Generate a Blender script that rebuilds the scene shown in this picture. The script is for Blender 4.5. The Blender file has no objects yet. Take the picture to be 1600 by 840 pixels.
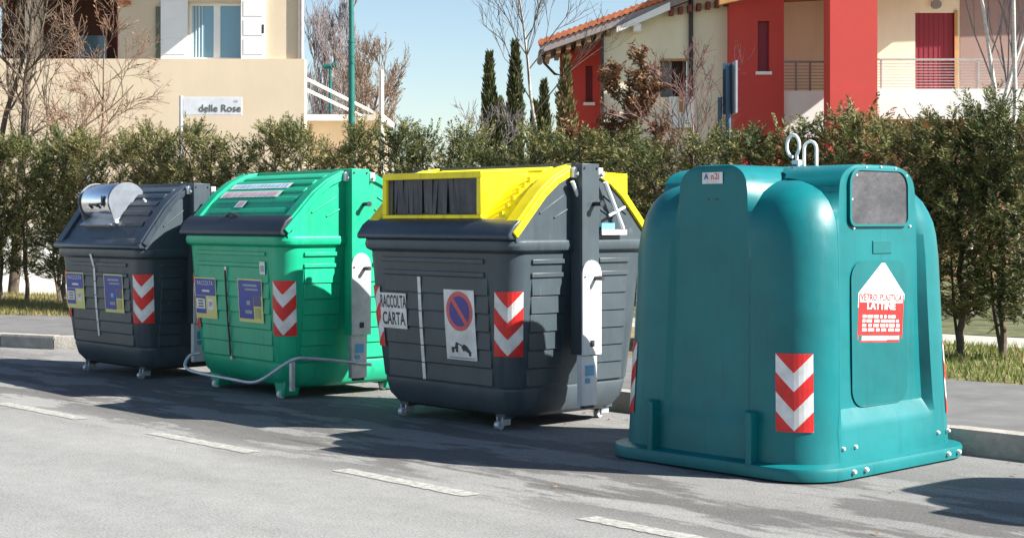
import bpy, math, random
from mathutils import Vector, Matrix, Euler
R_ = math.radians
sc = bpy.context.scene
col = sc.collection

# ------------------------------------------------------------------ camera, sky, sun, exposure
H = 1.4                      # eye height
cam_d = bpy.data.cameras.new('camera'); cam = bpy.data.objects.new('camera', cam_d); col.objects.link(cam)
cam.location = (0, 0, H); cam.rotation_euler = (R_(90), 0, 0)
cam_d.sensor_width = 36; cam_d.lens = 54; cam_d.shift_y = -0.0469
cam_d.clip_end = 3000; cam_d.clip_start = .05
sc.camera = cam
SUN_AZ, SUN_EL = -15.0, 36.5      # direction to the sun: degrees from +X, elevation
w = bpy.data.worlds.new('World'); sc.world = w; w.use_nodes = True
nt = w.node_tree
sky = nt.nodes.new('ShaderNodeTexSky'); sky.sky_type = 'NISHITA'; sky.sun_disc = False
sky.sun_elevation = R_(SUN_EL); sky.sun_rotation = R_(90 - SUN_AZ)
sky.air_density = 1.0; sky.dust_density = 0.35; sky.ozone_density = 1.0
nt.links.new(sky.outputs[0], nt.nodes['Background'].inputs[0])
nt.nodes['Background'].inputs[1].default_value = 0.057
sl = bpy.data.lights.new('sun', 'SUN'); sl.energy = 5.0; sl.angle = R_(.5); sl.color = (1, .95, .87)
so = bpy.data.objects.new('sun', sl); col.objects.link(so)
sd = Vector((math.cos(R_(SUN_AZ))*math.cos(R_(SUN_EL)), math.sin(R_(SUN_AZ))*math.cos(R_(SUN_EL)), math.sin(R_(SUN_EL))))
so.rotation_euler = (-sd).to_track_quat('-Z', 'Y').to_euler(); so.location = sd*40
sc.view_settings.view_transform = 'Standard'; sc.view_settings.look = 'None'
sc.view_settings.gamma = 1; sc.view_settings.exposure = 1.50
sc.view_settings.use_curve_mapping = False
sc.render.engine = 'CYCLES'
sc.cycles.max_bounces = 6; sc.cycles.transparent_max_bounces = 8
try: sc.cycles.use_denoising = True
except Exception: pass

# ------------------------------------------------------------------ materials
MATS = {}
def new_mat(name):
    m = bpy.data.materials.new(name); m.use_nodes = True
    return m, m.node_tree, m.node_tree.nodes['Principled BSDF']
def mat(name, c, rough=.5, metal=0., var=.12, scale=6., bump=0., bscale=60., spec=.5, c2=None, stretch=None, coat=0.):
    """procedural surface: base colour broken up by two noises, slight roughness change, optional fine bump"""
    if name in MATS: return MATS[name]
    m, t, p = new_mat(name)
    L = t.links
    tc = t.nodes.new('ShaderNodeTexCoord'); mp = t.nodes.new('ShaderNodeMapping')
    L.new(tc.outputs['Object'], mp.inputs[0])
    if stretch: mp.inputs['Scale'].default_value = stretch
    n1 = t.nodes.new('ShaderNodeTexNoise'); n1.inputs['Scale'].default_value = scale; n1.inputs['Detail'].default_value = 6
    n1.inputs['Roughness'].default_value = .65
    L.new(mp.outputs[0], n1.inputs[0])
    r = t.nodes.new('ShaderNodeValToRGB')
    a = [max(0, v*(1-var)) for v in c]; b = [v*(1+var) for v in c] if c2 is None else list(c2)
    r.color_ramp.elements[0].position = .32; r.color_ramp.elements[1].position = .70
    r.color_ramp.elements[0].color = (*a, 1); r.color_ramp.elements[1].color = (*b, 1)
    L.new(n1.outputs['Fac'], r.inputs[0]); L.new(r.outputs[0], p.inputs['Base Color'])
    mr = t.nodes.new('ShaderNodeMapRange'); mr.inputs['To Min'].default_value = max(.02, rough-.07); mr.inputs['To Max'].default_value = min(1, rough+.1)
    L.new(n1.outputs['Fac'], mr.inputs[0]); L.new(mr.outputs[0], p.inputs['Roughness'])
    p.inputs['Metallic'].default_value = metal
    p.inputs['Specular IOR Level'].default_value = spec
    if coat: p.inputs['Coat Weight'].default_value = coat
    if bump:
        n2 = t.nodes.new('ShaderNodeTexNoise'); n2.inputs['Scale'].default_value = bscale; n2.inputs['Detail'].default_value = 5
        L.new(tc.outputs['Object'], n2.inputs[0])
        bp = t.nodes.new('ShaderNodeBump'); bp.inputs['Strength'].default_value = bump; bp.inputs['Distance'].default_value = .02
        L.new(n2.outputs['Fac'], bp.inputs['Height']); L.new(bp.outputs[0], p.inputs['Normal'])
    MATS[name] = m
    return m
def leaf_mat(name, cols, trans=.25, rough=.6):
    if name in MATS: return MATS[name]
    m, t, p = new_mat(name); L = t.links
    g = t.nodes.new('ShaderNodeNewGeometry'); tc = t.nodes.new('ShaderNodeTexCoord')
    n = t.nodes.new('ShaderNodeTexNoise'); n.inputs['Scale'].default_value = 3.0; n.inputs['Detail'].default_value = 3
    L.new(tc.outputs['Object'], n.inputs[0])
    ad = t.nodes.new('ShaderNodeMath'); ad.operation = 'MULTIPLY_ADD'; ad.inputs[1].default_value = .45
    L.new(g.outputs['Random Per Island'], ad.inputs[0])
    m2 = t.nodes.new('ShaderNodeMath'); m2.operation = 'MULTIPLY'; m2.inputs[1].default_value = .6
    L.new(n.outputs['Fac'], m2.inputs[0]); L.new(m2.outputs[0], ad.inputs[2])
    oi = t.nodes.new('ShaderNodeObjectInfo'); ob = t.nodes.new('ShaderNodeMath'); ob.operation = 'MULTIPLY_ADD'; ob.inputs[1].default_value = .16; ob.inputs[2].default_value = -.06
    L.new(oi.outputs['Random'], ob.inputs[0]); a2 = t.nodes.new('ShaderNodeMath'); L.new(ad.outputs[0], a2.inputs[0]); L.new(ob.outputs[0], a2.inputs[1])
    r = t.nodes.new('ShaderNodeValToRGB'); e = r.color_ramp.elements
    for i, (ps, c) in enumerate(cols):
        if i < 2: e[i].position = ps; e[i].color = (*c, 1)
        else:
            q = e.new(ps); q.color = (*c, 1)
    L.new(a2.outputs[0], r.inputs[0])
    L.new(r.outputs[0], p.inputs['Base Color']); p.inputs['Roughness'].default_value = rough
    p.inputs['Specular IOR Level'].default_value = .3
    tr = t.nodes.new('ShaderNodeBsdfTranslucent'); L.new(r.outputs[0], tr.inputs[0])
    mx = t.nodes.new('ShaderNodeMixShader'); mx.inputs[0].default_value = trans
    L.new(p.outputs[0], mx.inputs[1]); L.new(tr.outputs[0], mx.inputs[2])
    L.new(mx.outputs[0], t.nodes['Material Output'].inputs[0])
    MATS[name] = m
    return m
def plastic(name, c, rough=.46, var=.16, dust=(.30, .28, .25)):
    """weathered moulded polyethylene: fine grain, streaks of pale dust, faded patches"""
    m, t, p = new_mat(name); L = t.links; p.inputs['Specular IOR Level'].default_value = .38
    tc = t.nodes.new('ShaderNodeTexCoord')
    n1 = t.nodes.new('ShaderNodeTexNoise'); n1.inputs['Scale'].default_value = 2.2; n1.inputs['Detail'].default_value = 8; n1.inputs['Roughness'].default_value = .6
    L.new(tc.outputs['Object'], n1.inputs[0])
    r = t.nodes.new('ShaderNodeValToRGB'); r.color_ramp.elements[0].position = .3; r.color_ramp.elements[1].position = .72
    r.color_ramp.elements[0].color = (*[v*(1-var) for v in c], 1); r.color_ramp.elements[1].color = (*[v*(1+var) for v in c], 1)
    L.new(n1.outputs['Fac'], r.inputs[0])
    mp = t.nodes.new('ShaderNodeMapping'); mp.inputs['Scale'].default_value = (14, 14, 1.2); L.new(tc.outputs['Object'], mp.inputs[0])
    n2 = t.nodes.new('ShaderNodeTexNoise'); n2.inputs['Scale'].default_value = 1.5; n2.inputs['Detail'].default_value = 9; n2.inputs['Roughness'].default_value = .7
    L.new(mp.outputs[0], n2.inputs[0])
    r2 = t.nodes.new('ShaderNodeValToRGB'); r2.color_ramp.elements[0].position = .52; r2.color_ramp.elements[1].position = .85
    r2.color_ramp.elements[0].color = (0, 0, 0, 1); r2.color_ramp.elements[1].color = (.20, .20, .20, 1)
    L.new(n2.outputs['Fac'], r2.inputs[0])
    # splashed dirt near the ground: object z
    sx = t.nodes.new('ShaderNodeSeparateXYZ'); L.new(tc.outputs['Object'], sx.inputs[0])
    mr = t.nodes.new('ShaderNodeMapRange'); mr.inputs['From Min'].default_value = .5; mr.inputs['From Max'].default_value = .05
    mr.inputs['To Max'].default_value = .25; L.new(sx.outputs['Z'], mr.inputs[0])
    mu = t.nodes.new('ShaderNodeMath'); mu.operation = 'MULTIPLY'; L.new(mr.outputs[0], mu.inputs[0]); L.new(n1.outputs['Fac'], mu.inputs[1])
    ad = t.nodes.new('ShaderNodeMath'); ad.operation = 'ADD'; ad.use_clamp = True; L.new(mu.outputs[0], ad.inputs[0]); L.new(r2.outputs[0], ad.inputs[1])
    mx = t.nodes.new('ShaderNodeMix'); mx.data_type = 'RGBA'; L.new(ad.outputs[0], mx.inputs[0]); L.new(r.outputs[0], mx.inputs[6]); mx.inputs[7].default_value = (*dust, 1)
    L.new(mx.outputs[2], p.inputs['Base Color'])
    prev = mx.outputs[2]
    for rot, sc3, thr in (((.5, .9, .3), (2.2, 70, 2.2), .705), ((.2, -.7, 1.1), (60, 2.6, 2.6), .715)):
        ms = t.nodes.new('ShaderNodeMapping'); ms.inputs['Rotation'].default_value = rot; ms.inputs['Scale'].default_value = sc3; L.new(tc.outputs['Object'], ms.inputs[0])
        ns = t.nodes.new('ShaderNodeTexNoise'); ns.inputs['Scale'].default_value = 1.3; ns.inputs['Detail'].default_value = 3; L.new(ms.outputs[0], ns.inputs[0])
        rs = t.nodes.new('ShaderNodeMapRange'); rs.inputs['From Min'].default_value = thr; rs.inputs['From Max'].default_value = thr+.03; rs.inputs['To Max'].default_value = .45; L.new(ns.outputs['Fac'], rs.inputs[0])
        m3 = t.nodes.new('ShaderNodeMix'); m3.data_type = 'RGBA'; L.new(rs.outputs[0], m3.inputs[0]); L.new(prev, m3.inputs[6]); m3.inputs[7].default_value = (*dust, 1); prev = m3.outputs[2]
    # dark run-off stains, narrow and vertical
    md = t.nodes.new('ShaderNodeMapping'); md.inputs['Scale'].default_value = (9, 9, .7); md.inputs['Location'].default_value = (3, 7, 1); L.new(tc.outputs['Object'], md.inputs[0])
    nd = t.nodes.new('ShaderNodeTexNoise'); nd.inputs['Scale'].default_value = 1.6; nd.inputs['Detail'].default_value = 7; nd.inputs['Roughness'].default_value = .65; L.new(md.outputs[0], nd.inputs[0])
    rd = t.nodes.new('ShaderNodeMapRange'); rd.inputs['From Min'].default_value = .56; rd.inputs['From Max'].default_value = .72; rd.inputs['To Max'].default_value = .5; L.new(nd.outputs['Fac'], rd.inputs[0])
    m4 = t.nodes.new('ShaderNodeMix'); m4.data_type = 'RGBA'; L.new(rd.outputs[0], m4.inputs[0]); L.new(prev, m4.inputs[6]); m4.inputs[7].default_value = (*[v*.45+.006 for v in c], 1)
    L.new(m4.outputs[2], p.inputs['Base Color'])
    rr = t.nodes.new('ShaderNodeMapRange'); rr.inputs['To Min'].default_value = rough-.08; rr.inputs['To Max'].default_value = rough+.22
    L.new(ad.outputs[0], rr.inputs[0]); rr.inputs['From Max'].default_value = .5; L.new(rr.outputs[0], p.inputs['Roughness'])
    n3 = t.nodes.new('ShaderNodeTexNoise'); n3.inputs['Scale'].default_value = 140; n3.inputs['Detail'].default_value = 2
    L.new(tc.outputs['Object'], n3.inputs[0])
    n4 = t.nodes.new('ShaderNodeTexNoise'); n4.inputs['Scale'].default_value = 3.5
    L.new(tc.outputs['Object'], n4.inputs[0])
    b1 = t.nodes.new('ShaderNodeBump'); b1.inputs['Strength'].default_value = .12; b1.inputs['Distance'].default_value = .004; L.new(n3.outputs['Fac'], b1.inputs['Height'])
    b2 = t.nodes.new('ShaderNodeBump'); b2.inputs['Strength'].default_value = .25; b2.inputs['Distance'].default_value = .03
    L.new(n4.outputs['Fac'], b2.inputs['Height']); L.new(b1.outputs[0], b2.inputs['Normal']); L.new(b2.outputs[0], p.inputs['Normal'])
    MATS[name] = m
    return m

GREEN = plastic('green_plastic', (.006, .36, .19), dust=(.06, .34, .24))
GREY = plastic('grey_plastic', (.046, .064, .078), dust=(.12, .14, .145))
DGREY = plastic('dark_grey_plastic', (.034, .046, .062), .38, dust=(.11, .12, .13))
YELLOW = plastic('yellow_plastic', (.86, .70, .004), dust=(.72, .62, .12))
TEAL = plastic('teal_plastic', (.0005, .135, .148), .47, dust=(.01, .17, .18))
TEAL2 = plastic('dark_teal_plastic', (.001, .115, .125), .45, dust=(.02, .15, .16))
BLACK = mat('black_rubber', (.018, .022, .032), .45, bump=.1)
FLAP = mat('rubber_flap', (.035, .037, .045), .5, scale=5, var=.3, bump=.2, bscale=30, c2=(.07, .07, .08))
GALV = mat('galvanised_steel', (.50, .53, .56), .45, .6, scale=12, var=.15)
GALVP = mat('pale_painted_steel', (.72, .74, .76), .5, .1, scale=8, var=.08)
STEEL = mat('stainless_steel', (.75, .77, .80), .18, 1., var=.05)
DULL = mat('dull_galvanised_sheet', (.15, .17, .20), .5, .3, scale=10, var=.2)
WHITE = mat('white_vinyl', (.62, .61, .58), .45, scale=9, var=.1, c2=(.82, .82, .82))
RED = mat('red_vinyl', (.55, .012, .012), .45, scale=7, c2=(.78, .02, .018))
BLUE = mat('blue_vinyl', (.02, .04, .30), .4, var=.2)
YV = mat('yellow_vinyl', (.62, .60, .20), .4, var=.08)
INK = mat('black_ink', (.02, .02, .025), .5)
SOFTRED = mat('faded_red_vinyl', (.60, .10, .10), .45)
PINKV = mat('faded_pink_vinyl', (.60, .35, .40), .45)
CYANV = mat('pale_blue_vinyl', (.12, .42, .70), .45)
GREYV = mat('grey_vinyl', (.30, .33, .36), .5)
BARK = mat('grey_bark', (.11, .085, .062), .9, scale=14, var=.4)
BARKW = mat('white_birch_bark', (.55, .52, .48), .8, scale=9, var=.35, stretch=(1, 1, 6))
BARKP = mat('pinkish_twig_bark', (.24, .13, .12), .85, scale=10, var=.3)
BARKL = mat('lilac_twig_bark', (.22, .19, .19), .85, scale=10, var=.3)
BARKO = mat('orange_twig_bark', (.20, .14, .10), .85, scale=10, var=.3)
CREAM = mat('cream_plaster', (.74, .66, .50), .9, scale=1.2, var=.07, stretch=(1.5, 1, .5), bump=.15, bscale=90)
BEIGE = mat('beige_plaster', (.60, .50, .37), .9, scale=.9, var=.06, bump=.2, bscale=90, stretch=(1.4, 1, .6))
REDP = mat('red_plaster', (.52, .060, .050), .9, scale=1.0, var=.07, bump=.15, bscale=90)
REDW = mat('dark_red_wood', (.22, .012, .025), .55, scale=3, var=.15, stretch=(30, 1, 1))
WPL = mat('white_plaster', (.78, .77, .74), .85, scale=1.0, var=.05)
WPAINT = mat('white_paint', (.80, .80, .79), .5, scale=3, var=.03)
BROWNW = mat('brown_wood', (.22, .12, .06), .7, scale=3, var=.3, stretch=(1, 12, 1))
HONEY = mat('honey_wood', (.45, .22, .07), .6, scale=3, var=.25)
TERRA = mat('terracotta_tiles', (.42, .13, .06), .85, scale=9, var=.3)
DARKI = mat('dark_room', (.05, .035, .03), .9)
LOGGIA = mat('loggia_brown', (.14, .06, .045), .9)
GUTTER = mat('dark_metal', (.05, .045, .05), .5, .5)
CURT = mat('pale_curtain', (.62, .68, .68), .9, scale=1, var=.15, stretch=(26, 1, .3))
LAMPG = mat('teal_green_paint', (.004, .12, .10), .4)
BLUEG = mat('blue_grey_paint', (.05, .10, .16), .45, .3)
CONC = mat('concrete_kerb', (.30, .28, .25), .9, scale=7, var=.22, bump=.4, bscale=50)

def glass(name, c):
    m, t, p = new_mat(name); p.inputs['Base Color'].default_value = (*c, 1); p.inputs['Roughness'].default_value = .06
    p.inputs['Specular IOR Level'].default_value = .9; MATS[name] = m
    n = t.nodes.new('ShaderNodeTexNoise'); n.inputs['Scale'].default_value = 2
    b = t.nodes.new('ShaderNodeBump'); b.inputs['Strength'].default_value = .05; t.links.new(n.outputs[0], b.inputs['Height']); t.links.new(b.outputs[0], p.inputs['Normal'])
    return m
GLASS = glass('window_glass', (.16, .32, .42))

# ------------------------------------------------------------------ mesh helpers
class MB:
    def __init__(s): s.v = []; s.f = []; s.m = []; s.mats = []
    def mi(s, m):
        if m not in s.mats: s.mats.append(m)
        return s.mats.index(m)
    def add(s, vs, fs, m):
        b = len(s.v); k = s.mi(m)
        s.v += [tuple(x) for x in vs]
        for f in fs: s.f.append([b+i for i in f]); s.m.append(k)
    def box(s, x0, x1, y0, y1, z0, z1, m, M=None):
        vs = [Vector((x, y, z)) for x in (x0, x1) for y in (y0, y1) for z in (z0, z1)]
        if M is not None: vs = [M @ p for p in vs]
        s.add(vs, [(0, 1, 3, 2), (4, 6, 7, 5), (0, 4, 5, 1), (2, 3, 7, 6), (0, 2, 6, 4), (1, 5, 7, 3)], m)
    def quad(s, a, b, c, d, m): s.add([a, b, c, d], [(0, 1, 2, 3)], m)
    def loft(s, rings, m, cap0=True, cap1=True, closed=True):
        n = len(rings[0]); vs = [p for r in rings for p in r]; fs = []
        for k in range(len(rings)-1):
            for i in range(n if closed else n-1):
                j = (i+1) % n
                fs.append((k*n+i, k*n+j, (k+1)*n+j, (k+1)*n+i))
        if cap0: fs.append(tuple(reversed(range(n))))
        if cap1: fs.append(tuple((len(rings)-1)*n+i for i in range(n)))
        s.add(vs, fs, m)
    def tube(s, pts, r, m, seg=8, r1=None, caps=True):
        pts = [Vector(p) for p in pts]; rings = []; up = None
        for i, p in enumerate(pts):
            t = (pts[min(i+1, len(pts)-1)] - pts[max(i-1, 0)]).normalized()
            if up is None: up = t.orthogonal().normalized()
            up = (up - t*up.dot(t))
            up = up.normalized() if up.length > 1e-5 else t.orthogonal().normalized()
            b = t.cross(up)
            rr = r if r1 is None else r + (r1-r)*i/(len(pts)-1)
            if isinstance(r, (list, tuple)): rr = r[i]
            rings.append([p + (up*math.cos(2*math.pi*k/seg) + b*math.sin(2*math.pi*k/seg))*rr for k in range(seg)])
        s.loft(rings, m, caps, caps)
    def prism(s, poly, ax, a, b, m):
        """polygon in the two axes other than ax, extruded from a to b along ax"""
        def P(q, h):
            if ax == 'x': return (h, q[0], q[1])
            if ax == 'y': return (q[0], h, q[1])
            return (q[0], q[1], h)
        s.loft([[P(q, a) for q in poly], [P(q, b) for q in poly]], m)
    def build(s, name, parent=None, smooth=35, bevel=0, bseg=2, recalc=True):
        me = bpy.data.meshes.new(name); me.from_pydata(s.v, [], s.f)
        for m in s.mats: me.materials.append(m)
        me.polygons.foreach_set('material_index', s.m)
        if recalc:
            import bmesh
            bm = bmesh.new(); bm.from_mesh(me); bmesh.ops.recalc_face_normals(bm, faces=bm.faces); bm.to_mesh(me); bm.free()
        if smooth:
            me.polygons.foreach_set('use_smooth', [True]*len(me.polygons))
            me.set_sharp_from_angle(angle=R_(smooth))
        me.update()
        o = bpy.data.objects.new(name, me); col.objects.link(o)
        if parent: o.parent = parent
        if bevel:
            bv = o.modifiers.new('bevel', 'BEVEL'); bv.width = bevel; bv.segments = bseg; bv.limit_method = 'ANGLE'; bv.angle_limit = R_(30)
            bv.harden_normals = False
        return o
def tag(o, label=None, cat=None, group=None, kind=None):
    if label: o['label'] = label
    if cat: o['category'] = cat
    if group: o['group'] = group
    if kind: o['kind'] = kind
    return o
def thing(name, label, cat, loc=(0, 0, 0), rz=0, group=None):
    o = bpy.data.objects.new(name, None); col.objects.link(o); o.location = loc; o.rotation_euler = (0, 0, rz)
    o.empty_display_size = .2
    return tag(o, label, cat, group)
def lerp(tab, z):
    if z <= tab[0][0]: return tab[0][1:]
    for a, b in zip(tab, tab[1:]):
        if z <= b[0]:
            t = (z-a[0])/(b[0]-a[0]); return [a[i]+(b[i]-a[i])*t for i in range(1, len(a))]
    return tab[-1][1:]
def text_mesh(txt, size, align='CENTER', bold=0.):
    cu = bpy.data.curves.new('lettering', 'FONT'); cu.body = txt; cu.size = size; cu.align_x = align; cu.align_y = 'CENTER'; cu.offset = bold
    cu.resolution_u = 3
    o = bpy.data.objects.new('lettering', cu); col.objects.link(o)
    dg = bpy.context.evaluated_depsgraph_get(); me = o.evaluated_get(dg).to_mesh()
    vs = [(v.co.x, v.co.y) for v in me.vertices]; fs = [tuple(p.vertices) for p in me.polygons]
    o.evaluated_get(dg).to_mesh_clear(); bpy.data.objects.remove(o); bpy.data.curves.remove(cu)
    return vs, fs
def put_text(mb, F, txt, u, v, size, m, off=.003, sx=1., bold=0., align='CENTER'):
    vs, fs = text_mesh(txt, size, align, bold)
    mb.add([F(u+x*sx, v+y, off) for x, y in vs], fs, m)
def rect(mb, F, u0, u1, v0, v1, m, off=.0015, nu=1, nv=1):
    for i in range(nu):
        for j in range(nv):
            a = u0+(u1-u0)*i/nu; b = u0+(u1-u0)*(i+1)/nu; c = v0+(v1-v0)*j/nv; d = v0+(v1-v0)*(j+1)/nv
            mb.quad(F(a, c, off), F(b, c, off), F(b, d, off), F(a, d, off), m)
def poly(mb, F, pts, m, off=.002):
    mb.add([F(u, v, off) for u, v in pts], [tuple(range(len(pts)))], m)
def clip(pts, vmax, keep_below=True):
    out = []
    for a, b in zip(pts, pts[1:]+pts[:1]):
        ia = (a[1] <= vmax) == keep_below or a[1] == vmax; ib = (b[1] <= vmax) == keep_below or b[1] == vmax
        if ia: out.append(a)
        if ia != ib:
            t = (vmax-a[1])/(b[1]-a[1]); out.append((a[0]+(b[0]-a[0])*t, vmax))
    return out
def chevron(name, F, W, Hh, parent):
    """white plate with red downward chevrons, wrapped over a curved corner by F(u, v, off)"""
    mb = MB(); n = 8
    rect(mb, F, -W/2, W/2, -Hh/2, Hh/2, WHITE, .0, n, 1)
    s = 1.0; band = Hh*.25
    starts = [Hh/2+W*.0, Hh/2-2*band, Hh/2-4*band]   # centre-line top of each red band measured at |u| = W/2
    for i in range(n):
        u0 = -W/2+W*i/n; u1 = -W/2+W*(i+1)/n
        for k, st in enumerate([Hh/2+band*1.0, Hh/2-band*.95, Hh/2-band*2.95]):
            f = lambda u, off: st - (W/2-abs(u))*s*(Hh/W)*.5 + off
            p = [(u0, f(u0, -band)), (u1, f(u1, -band)), (u1, f(u1, 0)), (u0, f(u0, 0))]
            p = clip(p, Hh/2, True)
            if len(p) > 2: p = clip(p, -Hh/2, False)
            if len(p) > 2: poly(mb, F, p, RED, .0012)
    o = mb.build(name, parent, smooth=60, recalc=False)
    return o
def fix_normals_out(o): pass

YAW = -46.8
def frame(cx, cy, yaw):      # local -> world for planning
    c, s = math.cos(R_(yaw)), math.sin(R_(yaw))
    return lambda x, y: (cx+c*x-s*y, cy+s*x+c*y)
RV = (math.cos(R_(YAW)), math.sin(R_(YAW))); NV = (-RV[1], RV[0])
def rn(r, n, z=0): return (r*RV[0]+n*NV[0], r*RV[1]+n*NV[1], z)

# ------------------------------------------------------------------ ground, road, kerb, pavement
def road_mat():
    m, t, p = new_mat('asphalt'); L = t.links
    tc = t.nodes.new('ShaderNodeTexCoord'); mp = t.nodes.new('ShaderNodeMapping'); mp.inputs['Rotation'].default_value = (0, 0, R_(-YAW))
    L.new(tc.outputs['Object'], mp.inputs[0])          # now x = along the row, y = across
    sx = t.nodes.new('ShaderNodeSeparateXYZ'); L.new(mp.outputs[0], sx.inputs[0])
    def noise(sc_, det=6, rough=.6, vec=None, ):
        n = t.nodes.new('ShaderNodeTexNoise'); n.inputs['Scale'].default_value = sc_; n.inputs['Detail'].default_value = det; n.inputs['Roughness'].default_value = rough
        L.new(vec or mp.outputs[0], n.inputs[0]); return n.outputs['Fac']
    def math_(op, a, b=None, c=None):
        n = t.nodes.new('ShaderNodeMath'); n.operation = op
        for i, q in enumerate((a, b, c)):
            if q is None: continue
            if isinstance(q, (int, float)): n.inputs[i].default_value = q
            else: L.new(q, n.inputs[i])
        return n.outputs[0]
    def ramp(f, a, b, lo=0., hi=1.):
        n = t.nodes.new('ShaderNodeMapRange'); n.inputs['From Min'].default_value = a; n.inputs['From Max'].default_value = b
        n.inputs['To Min'].default_value = lo; n.inputs['To Max'].default_value = hi; L.new(f, n.inputs[0]); return n.outputs[0]
    st = t.nodes.new('ShaderNodeMapping'); st.inputs['Scale'].default_value = (.55, 1.9, 1); L.new(mp.outputs[0], st.inputs[0])
    big = noise(.9, 7, .62, st.outputs[0]); mid = noise(7, 8, .7); fine = noise(190, 3, .7); patch = noise(1.35, 10, .66, st.outputs[0])
    n_across = math_('ADD', sx.outputs['Y'], math_('MULTIPLY_ADD', mid, .10, -.05))
    lane = ramp(n_across, 5.66, 5.74)                     # older, darker surface of the parking strip
    # stains of damp, dark bitumen: strongest just inside the seam
    near = math_('MULTIPLY', ramp(n_across, 4.95, 5.55), ramp(n_across, 8.2, 6.6))
    stain = math_('MULTIPLY', ramp(patch, .47, .51), near)
    grain = noise(75, 4, .75)
    base = t.nodes.new('ShaderNodeValToRGB'); base.color_ramp.elements[0].position = .3; base.color_ramp.elements[1].position = .75
    base.color_ramp.elements[0].color = (.208, .209, .204, 1); base.color_ramp.elements[1].color = (.272, .272, .266, 1); L.new(big, base.inputs[0])
    def mixc(f, a, colr, typ='MIX'):
        n = t.nodes.new('ShaderNodeMix'); n.data_type = 'RGBA'; n.blend_type = typ
        if isinstance(f, float): n.inputs[0].default_value = f
        else: L.new(f, n.inputs[0])
        L.new(a, n.inputs[6])
        if isinstance(colr, tuple): n.inputs[7].default_value = (*colr, 1)
        else: L.new(colr, n.inputs[7])
        return n.outputs[2]
    c = mixc(math_('MULTIPLY', lane, .30), base.outputs[0], (.13, .125, .12))
    c = mixc(math_('MULTIPLY', stain, .72), c, (.080, .076, .074))
    seam = math_('MULTIPLY', ramp(math_('ABSOLUTE', math_('SUBTRACT', n_across, 5.70)), .035, .0), ramp(noise(.6, 3), .44, .54))
    c = mixc(math_('MULTIPLY', seam, .8), c, (.06, .055, .05))
    g = t.nodes.new('ShaderNodeCombineColor'); v = ramp(fine, .28, .72, .62, 1.36)
    for i in range(3): L.new(v, g.inputs[i])
    c = mixc(1.0, c, g.outputs[0], 'MULTIPLY')
    g3 = t.nodes.new('ShaderNodeCombineColor'); v3 = ramp(grain, .3, .7, .55, 1.45)
    for i in range(3): L.new(v3, g3.inputs[i])
    c = mixc(1.0, c, g3.outputs[0], 'MULTIPLY')
    v2 = ramp(mid, .3, .7, .90, 1.1); g2 = t.nodes.new('ShaderNodeCombineColor')
    for i in range(3): L.new(v2, g2.inputs[i])
    c = mixc(1.0, c, g2.outputs[0], 'MULTIPLY')
    L.new(c, p.inputs['Base Color']); p.inputs['Roughness'].default_value = .88; p.inputs['Specular IOR Level'].default_value = .25
    b = t.nodes.new('ShaderNodeBump'); b.inputs['Strength'].default_value = .5; b.inputs['Distance'].default_value = .012
    L.new(fine, b.inputs['Height']); L.new(b.outputs[0], p.inputs['Normal'])
    return m
ROAD = road_mat()
PAVE = mat('pavement_asphalt', (.13, .13, .13), .9, scale=3, var=.25, bump=.4, bscale=150)
PALE = mat('pale_gravel_ground', (.36, .34, .30), .95, scale=2, var=.15, bump=.3, bscale=40)
EARTH = mat('dry_turf', (.13, .12, .045), .95, scale=5, var=.5, c2=(.30, .24, .11), bump=.6, bscale=60)
LINE = mat('worn_road_paint', (.30, .297, .275), .8, scale=22, var=.1, c2=(.44, .435, .395))

def worn(m):
    t = m.node_tree; L = t.links; p = t.nodes['Principled BSDF']; tc = t.nodes.new('ShaderNodeTexCoord')
    n = t.nodes.new('ShaderNodeTexNoise'); n.inputs['Scale'].default_value = 26; n.inputs['Detail'].default_value = 8; n.inputs['Roughness'].default_value = .75; L.new(tc.outputs['Object'], n.inputs[0])
    r = t.nodes.new('ShaderNodeMapRange'); r.inputs['From Min'].default_value = .30; r.inputs['From Max'].default_value = .60; r.inputs['To Min'].default_value = .45; r.inputs['To Max'].default_value = 1; L.new(n.outputs['Fac'], r.inputs[0])
    tr = t.nodes.new('ShaderNodeBsdfTransparent'); mx = t.nodes.new('ShaderNodeMixShader'); L.new(r.outputs[0], mx.inputs[0]); L.new(tr.outputs[0], mx.inputs[1]); L.new(p.outputs[0], mx.inputs[2]); L.new(mx.outputs[0], t.nodes['Material Output'].inputs[0])
worn(LINE)
def sheet(name, pts, z, m, kind='structure'):
    mb = MB(); mb.add([(x, y, z) for x, y in pts], [tuple(range(len(pts)))], m)
    o = mb.build(name, smooth=0); tag(o, kind=kind); return o
sheet('ground', [(-400, -60), (400, -60), (400, 1200), (-400, 1200)], -.012, PALE)
KL = [(-30., 24.0), (-8.0, 17.85), (-5.4, 16.98), (-4.9, 16.78), (-4.55, 16.5)]
KN = 8.32
k0 = rn(-15.0, KN)
KERB = KL[:2] + [(-5.7, 17.1), (-5.0, 16.75), (rn(-15.2, KN)[0], rn(-15.2, KN)[1]), rn(-10, KN)[:2], rn(-5, KN)[:2], rn(0, KN)[:2], rn(14, KN)[:2]]
sheet('road', [(-60, -30)] + [(-60, 32)] + [(x, y) for x, y in KERB] + [(60, -30)], 0.0, ROAD)
def offset_line(pl, d):
    out = []
    for i, p in enumerate(pl):
        a = Vector(pl[max(i-1, 0)]); b = Vector(pl[min(i+1, len(pl)-1)]); t = (b-a).normalized()
        out.append((p[0]-t.y*d, p[1]+t.x*d))
    return out
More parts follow.
